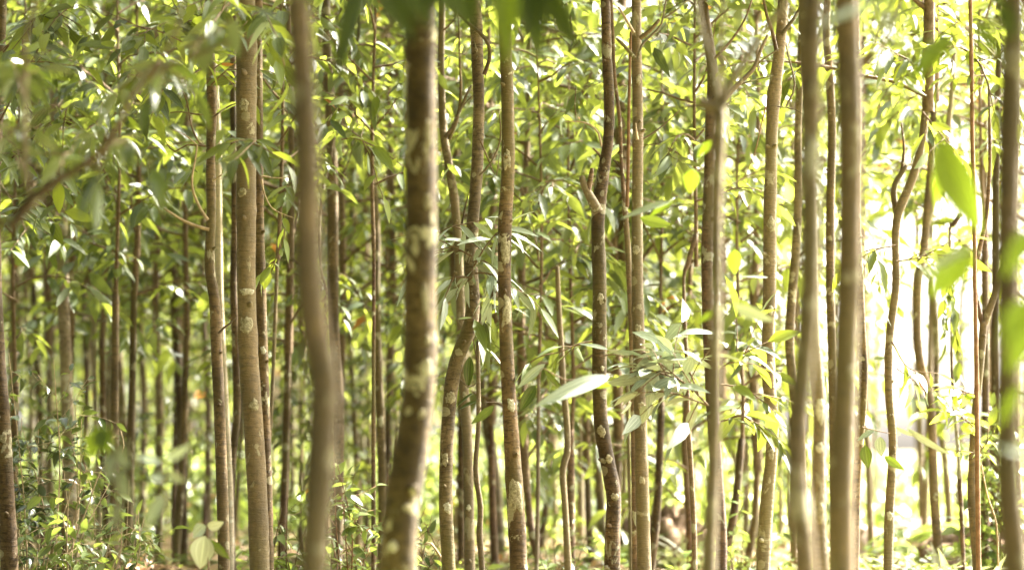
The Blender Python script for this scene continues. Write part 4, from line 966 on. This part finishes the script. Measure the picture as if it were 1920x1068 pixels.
for k in range(24):
    z = g.random()
    px = g.uniform(-40, 780) if z < 0.62 else (g.uniform(800, 1330) if z < 0.84 else g.uniform(1330, 1960))
    if 1590 < px < 1850: continue
    D = g.uniform(20, 46)
    far.append((px, px + g.normal(0, 10), g.uniform(0.055, 0.10) * FPX / D, D))
far.sort(key=lambda q: q[0])
count = {}
for q in far:
    gi = gap_of(q[0]); n = count.get(gi, 0); count[gi] = n + 1
    px, pxt, w, D = q
    kind = 'hair thin' if w < 9 else ('slim' if w < 13 else 'fuller')
    lab = '%s distant trunk, %s from left, %s' % (kind, ORD[min(n, 14)], gap_words(gi).replace('the ', ''))
    left = px < 790
    zc = g.uniform(1.7, 2.4) if left else (g.uniform(1.3, 2.6) if px < 1320 else g.uniform(2.2, 3.4))
    if D > 24: zc += (D - 24) * 0.05
    mats = BARK_PALE if g.random() < (0.75 if D > 17 else 0.4) else (BARK if g.random() < 0.75 else BARK_DARK)
    wob = [g.normal(0, w * 0.38) for _ in range(6)]
    rows = [150, 300, 450, 600, 750, 880]
    pxs = [(px + (pxt - px) * (750 - r) / 450 + wob[i], r, w * (0.8 + 0.25 * r / 900)) for i, r in enumerate(rows)]
    cr = (CROWNS if g.random() < 0.6 else CROWNS_LONG)[int(g.integers(0, 3))] if not left else CROWNS_DENSE[int(g.integers(0, 3))]
    pw = [p for p in pxs if P(p[0], p[1], D)[2] < zc]
    tree(lab, D, pw, mat=mats, crown=cr, top=zc, sides=8, rough=0.05, group='distant trunks of the grove', cs=g.uniform(0.9, 1.25))

# ------------------------------------------------------------------ leafy young trees that close the view
young = []
g = np.random.default_rng(99)
def yt(px, D, z0, cs, me=None): young.append((px, D, z0, cs, me))
for px, D, z0, cs in [(1010, 12.2, 1.1, 0.8), (1070, 12.8, 0.75, 0.95), (985, 14.0, 0.5, 1.0), (1240, 13.2, 0.9, 0.9), (1290, 14.2, 0.4, 1.1), (1160, 14.5, 0.8, 1.1), (1100, 16.0, 0.6, 1.2), (1390, 13.0, 0.7, 0.9),
                      (1420, 15.5, 0.6, 1.1), (1030, 18.0, 0.7, 1.3), (920, 15.0, 0.9, 1.1), (1200, 18.5, 0.9, 1.3), (1350, 18.0, 0.8, 1.3), (1490, 16.5, 0.9, 0.9), (1500, 20.0, 0.8, 0.9), (870, 20.0, 1.2, 1.3),
                      (1620, 17.0, 2.2, 1.0), (1610, 19.0, 3.0, 1.25), (1752, 18.5, 3.0, 1.15), (1852, 17.5, 2.7, 1.15), (1850, 13.2, 1.9, 0.9), (1900, 18.0, 1.5, 0.8), (1940, 15.0, 0.8, 1.2), (1950, 21.0, 0.6, 0.9),
                      (30, 13.0, 1.0, 0.9), (215, 12.6, 1.45, 0.85), (520, 11.5, 1.65, 0.75), (700, 11.6, 1.7, 0.8), (190, 15.5, 1.35, 1.0), (250, 13.5, 1.6, 0.9), (350, 15.0, 1.45, 1.0), (540, 14.0, 1.3, 0.9), (640, 15.5, 1.3, 1.0), (730, 16.5, 1.2, 1.0), (470, 17.5, 1.35, 1.1), (90, 18.0, 1.5, 1.1), (330, 19.0, 1.6, 0.9), (600, 19.0, 1.6, 1.1)]:
    yt(px, D, z0, cs)
for k in range(36):
    px = g.uniform(-60, 1980); D = g.uniform(20, 38)
    if 1540 < px < 1960 or (px > 880 and k % 3 == 0):
        continue
    z0 = g.uniform(1.2, 2.2) if px < 790 else g.uniform(0.6, 2.0)
    yt(px, D, z0 + (D - 20) * 0.05, g.uniform(1.1, 1.6))
for px, D, z0, cs in [(60, 17.0, 0.1, 0.5), (255, 16.5, 0.05, 0.36), (385, 18.0, 0.3, 0.5), (565, 17.0, 0.1, 0.5), (650, 22.0, 0.2, 0.7), (690, 18.0, 0.2, 0.5), 
                      (830, 19.0, 0.1, 0.55), (920, 22.0, 0.1, 0.6), (1010, 17.0, 0.05, 0.5), (1090, 21.0, 0.1, 0.6), (1180, 23.0, 0.1, 0.6), (1400, 19.0, 0.1, 0.6), (1480, 22.0, 0.2, 0.7), (1290, 25.0, 0.1, 0.7), (445, 27.0, 0.2, 0.8)]:
    yt(px, D, z0, cs, 'low')
young.sort(key=lambda q: q[0])
count = {}
for px, D, z0, cs, me in young:
    gi = gap_of(px); n = count.get(gi, 0); count[gi] = n + 1
    near = 'young' if D < 15 else ('farther' if D < 21 else 'distant')
    lab = '%s leafy tree, %s from left, %s' % (near, ORD[min(n, 14)], gap_words(gi).replace('the ', ''))
    a = P(px, 700, D); gz = ground_z(a[0], D)
    root = thing('leafy_tree', lab, 'tree', (a[0], D, gz), 'leafy young trees behind the trunks')
    mb = MB()
    ax = g.normal(0, 0.06); st = catmull(np.array([[a[0] + ax, D, gz - 0.05], [a[0] + ax * 0.3, D, gz + (z0 - gz) * 0.5], [a[0], D, z0 + 0.1]]), 0.08)
    tube(mb, st, np.linspace(0.028, 0.02, len(st)) * ((0.7 + 0.25 * cs) if D > 12.5 else 0.42), 8, 0, 0.05, px)
    part(root, 'trunk', mb, [BARK if g.random() < 0.6 else BARK_DARK])
    me = (YOUNG[int(g.integers(0, 4))] if D < 13.5 or me == 'low' else (CROWNS_SMALL[int(g.integers(0, 2))] if g.random() < 0.4 else (CROWNS if 790 < px < 1600 else CROWNS_DENSE)[int(g.integers(0, 3))]))
    put_crown(root, me, (a[0], D, z0), g.uniform(0, 6.28), cs)

# ------------------------------------------------------------------ the woods beyond, one mass
mb = MB(); g = np.random.default_rng(11)
tops = []
for k in range(80):
    x = g.uniform(-17, 17) if k < 60 else g.uniform(-15, -1); y = g.uniform(48, 66)
    ppx = 960 + x / y * FPX
    gap = 1480 < ppx < 1940
    if not gap and ppx > 960 and k % 3 == 0: continue
    H = g.uniform(8.5, 11) if gap else g.uniform(4.5, 9.5) if ppx < 900 else g.uniform(3.0, 7.5)
    tube(mb, np.array([[x, y, -0.5], [x + g.normal(0, 0.1), y, H * 0.5], [x + g.normal(0, 0.2), y, H * 0.9]]), np.array([0.07, 0.055, 0.02]), 6, 1)
    n = 1100
    nb = 9
    cx = g.normal(0, 0.75, nb); cy = g.normal(0, 0.7, nb); cz = g.uniform(0.74 if gap else (0.28 if k < 60 else 0.22), 0.97, nb) * H
    b = g.integers(0, nb, n)
    pos = np.stack([x + cx[b] + g.normal(0, 0.42, n), y + cy[b] + g.normal(0, 0.42, n), cz[b] + g.normal(0, 0.38, n)], 1)
    L = g.uniform(0.13, 0.26, n)
    add_leaves(mb, pos, g.normal(0, 1, (n, 3)) - UP * 0.3, UP + g.normal(0, 0.6, (n, 3)), L, L * 0.42, g.random(n), 0, LOD_LOW)
o = link('far_woods', mb.mesh('far_woods', [LEAF_BRIGHT, BARK_DARK]))
tagged(o, 'sunlit wood far behind the grove, reading as one pale green mass', 'woods', None, 'stuff')
mb = MB(); n = 60000
y = g.uniform(22, 62, n); x = g.uniform(-0.24, 0.24, n) * y
gz = np.array([ground_z(a, b) for a, b in zip(x, y)])
hgt = (0.25 + 1.0 * np.clip((y - 26) / 30, 0, 1)) + 0.5 * np.abs(np.sin(x * 0.9 + 2) * np.sin(y * 0.5)) 
hgt *= np.where(((960 + x / y * FPX) > 1590) & ((960 + x / y * FPX) < 1850), 0.45, 1.0)
pos = np.stack([x, y, gz + g.random(n) ** 0.8 * hgt], 1)
L = g.uniform(0.10, 0.2, n)
add_leaves(mb, pos, g.normal(0, 1, (n, 3)) + UP * 0.4, UP + g.normal(0, 0.5, (n, 3)), L, L * 0.4, g.random(n), 0, LOD_LOW)
o = link('undergrowth', mb.mesh('undergrowth', [LEAF_COVER]))
tagged(o, 'pale green undergrowth across the far forest floor', 'undergrowth', None, 'stuff')

# unseen wood, added to block sky light from left, behind and overhead
mb = MB(); g = np.random.default_rng(12)
for k in range(134):
    over = k >= 80
    if k < 34: x, y = g.uniform(-11, -3.0), g.uniform(-4, 16)
    elif not over: x, y = g.uniform(-9, 6), g.uniform(-9, -1.6)
    elif k < 104: x, y = g.uniform(-3.5, 2.6), g.uniform(-1.5, 7.5)
    else:
        y = g.uniform(15, 44); x = -0.235 * y - g.uniform(0.3, 4.5); over = False
    H = g.uniform(5.5, 8.5)
    if over and abs(x) < 0.26 * max(y, 0) + 0.7: x = math.copysign(0.26 * max(y, 0) + 0.7 + 0.6 * g.random(), x)
    tube(mb, np.array([[x, y, -0.3], [x + g.normal(0, 0.1), y, H * 0.5], [x + g.normal(0, 0.2), y, H * 0.95]]), np.array([0.06, 0.05, 0.02]), 6, 1)
    n = 1300 if not 34 <= k < 80 else 450; nb = 10
    cx = g.normal(0, 1.0 if over else 0.7, nb); cy = g.normal(0, 0.8, nb); cz = g.uniform(0.55 if over else 0.12, 0.97, nb) * H; b = g.integers(0, nb, n)
    pos = np.stack([x + cx[b] + g.normal(0, 0.4, n), y + cy[b] + g.normal(0, 0.4, n), cz[b] + g.normal(0, 0.4, n)], 1)
    pos[:, 2] = np.maximum(pos[:, 2], 0.1)
    keep = ~((pos[:, 1] > -2.5) & (np.abs(pos[:, 0]) < np.maximum(0.9, 0.26 * pos[:, 1] + 0.5)) & (pos[:, 2] < 1.6 + 0.24 * np.maximum(pos[:, 1], 0)))
    pos = pos[keep]; n = len(pos)
    L = g.uniform(0.16, 0.3, n)
    add_leaves(mb, pos, g.normal(0, 1, (n, 3)) - UP * 0.3, UP + g.normal(0, 0.6, (n, 3)), L, L * 0.42, g.random(n), 0, LOD_LOW)
o = link('unseen_shade_woods', mb.mesh('unseen_shade_woods', [LEAF, BARK_DARK]))
tagged(o, 'unseen dense wood left, behind and above, added to block sky light', 'woods', None, 'stuff')

# ------------------------------------------------------------------ forest floor
xs = np.concatenate([[-400, -120, -40], np.arange(-16, 16.01, 0.25), [40, 120, 400]])
ys = np.concatenate([[-60, -10], np.arange(0, 62.01, 0.35), [80, 120, 200, 400, 900]])
X, Y = np.meshgrid(xs, ys)
Z = np.vectorize(ground_z)(X, Y)
nx = len(xs); i = np.arange(len(ys) - 1)[:, None] * nx; j = np.arange(nx - 1)[None]
f = np.stack([i + j, i + j + 1, i + nx + j + 1, i + nx + j], -1)
mb = MB(); mb.add(np.stack([X, Y, Z], -1), f)
GROUND = simple_noise_mat('forest_floor', (0.10, 0.07, 0.035), (0.22, 0.16, 0.085), 9, 0.95, 0.8, (0.13, 0.16, 0.045))
o = link('ground', mb.mesh('ground', [GROUND])); tagged(o, None, None, None, 'structure')

mb = MB(); g = np.random.default_rng(21); n = 20000
y = 7 + 27 * g.random(n) ** 1.3; x = g.uniform(-0.25, 0.25, n) * y
gz = np.array([ground_z(a, b) for a, b in zip(x, y)])
L = g.uniform(0.06, 0.13, n)
add_leaves(mb, np.stack([x, y, gz + g.uniform(0.004, 0.03, n)], 1), g.normal(0, 1, (n, 3)) * np.array([1, 1, 0.25]), UP + g.normal(0, 0.35, (n, 3)), L, L * 0.42, g.random(n), 0, LOD_LOW, g.uniform(-1, 1.5, n))
# more of it on the heap at the left
n = 500; hx, hy = P(285, 900, 13)[0], 13.0
r = g.normal(0, 1, (n, 2)); px_ = hx + r[:, 0] * 0.25; py_ = hy + r[:, 1] * 0.16
L = g.uniform(0.06, 0.14, n)
add_leaves(mb, np.stack([px_, py_, ground_z(hx, hy) + 0.10 * np.exp(-(r ** 2).sum(1) / 2) + g.uniform(0.01, 0.05, n)], 1), g.normal(0, 1, (n, 3)) * np.array([1, 1, 0.3]), UP + g.normal(0, 0.4, (n, 3)), L, L * 0.42, g.random(n), 0, LOD_LOW)
o = link('fallen_leaves', mb.mesh('fallen_leaves', [LEAF_DRY])); tagged(o, 'brown fallen leaves scattered over the forest floor', 'fallen leaves', None, 'stuff')

mb = MB(); g = np.random.default_rng(22)
for k in range(2600):
    y = 8.5 + 26 * g.random() ** 1.25; x = g.uniform(-0.235, 0.235) * y
    dens = 0.5 + 0.5 * math.sin(x * 1.7 + 1.0) * math.sin(y * 0.8 + 0.4)
    if g.random() > 0.2 + 0.65 * dens: continue
    gz = ground_z(x, y); n = int(g.integers(6, 14)); h = g.uniform(0.05, 0.24)
    a = g.uniform(0, 6.28, n)
    pos = np.stack([x + g.normal(0, 0.035, n), y + g.normal(0, 0.035, n), gz + h * g.random(n)], 1)
    L = g.uniform(0.04, 0.11, n)
    add_leaves(mb, pos, np.stack([np.cos(a), np.sin(a), g.uniform(-0.2, 0.7, n)], 1), UP + g.normal(0, 0.3, (n, 3)), L, L * g.uniform(0.3, 0.55), g.random(n) * 0.95, 0, LOD_LOW)
o = link('ground_cover', mb.mesh('ground_cover', [LEAF_COVER])); tagged(o, 'low bright green plants covering the forest floor', 'ground cover', None, 'stuff')

# ------------------------------------------------------------------ light, sky, camera
SUN_EL, SUN_AZ = R(43), R(34)       # azimuth from +X towards +Y: the light comes from the right, a little from behind
w = bpy.data.worlds.new('World'); bpy.context.scene.world = w; w.use_nodes = True
nt = w.node_tree; nt.nodes.clear()
sky = N(nt, 'ShaderNodeTexSky'); sky.sky_type = 'NISHITA'; sky.sun_disc = False
sky.sun_elevation = SUN_EL; sky.sun_rotation = math.pi / 2 - SUN_AZ
sky.air_density = 1.0; sky.dust_density = 6.0; sky.ozone_density = 0.6
hs = N(nt, 'ShaderNodeHueSaturation', Saturation=0.35)     # thin overcast takes the blue out of the sky
nt.links.new(sky.outputs[0], hs.inputs['Color'])
bg = N(nt, 'ShaderNodeBackground', Strength=0.10); wo = N(nt, 'ShaderNodeOutputWorld')
nt.links.new(hs.outputs[0], bg.inputs[0]); nt.links.new(bg.outputs[0], wo.inputs[0])

sl = bpy.data.lights.new('sun', 'SUN'); sl.energy = 5.0; sl.angle = R(1.5); sl.color = (1.0, 0.95, 0.87)
so = bpy.data.objects.new('sun', sl); C.objects.link(so)
d = Vector((math.cos(SUN_AZ) * math.cos(SUN_EL), math.sin(SUN_AZ) * math.cos(SUN_EL), math.sin(SUN_EL)))
so.rotation_euler = d.to_track_quat('Z', 'Y').to_euler(); so.location = (6, 0, 9)

cam = bpy.data.cameras.new('camera'); co = bpy.data.objects.new('camera', cam); C.objects.link(co)
co.location = (0, 0, CAM_Z); co.rotation_euler = (math.pi / 2 + PITCH, 0, 0)
cam.sensor_width = 36; cam.lens = 36 * FPX / 1920; cam.clip_start = 0.05; cam.clip_end = 2000
cam.dof.use_dof = True; cam.dof.focus_distance = 10.0; cam.dof.aperture_fstop = 1.8; cam.dof.aperture_blades = 9
sc = bpy.context.scene; sc.camera = co
sc.view_settings.view_transform = 'Standard'; sc.view_settings.look = 'None'; sc.view_settings.gamma = 1.0
sc.view_settings.exposure = 4.02
sc.view_settings.use_white_balance = True; sc.view_settings.white_balance_temperature = 6750
sc.cycles.max_bounces = 7; sc.cycles.diffuse_bounces = 2; sc.cycles.glossy_bounces = 2; sc.cycles.transmission_bounces = 3
sc.cycles.use_denoising = True; sc.cycles.sample_clamp_indirect = 8.0
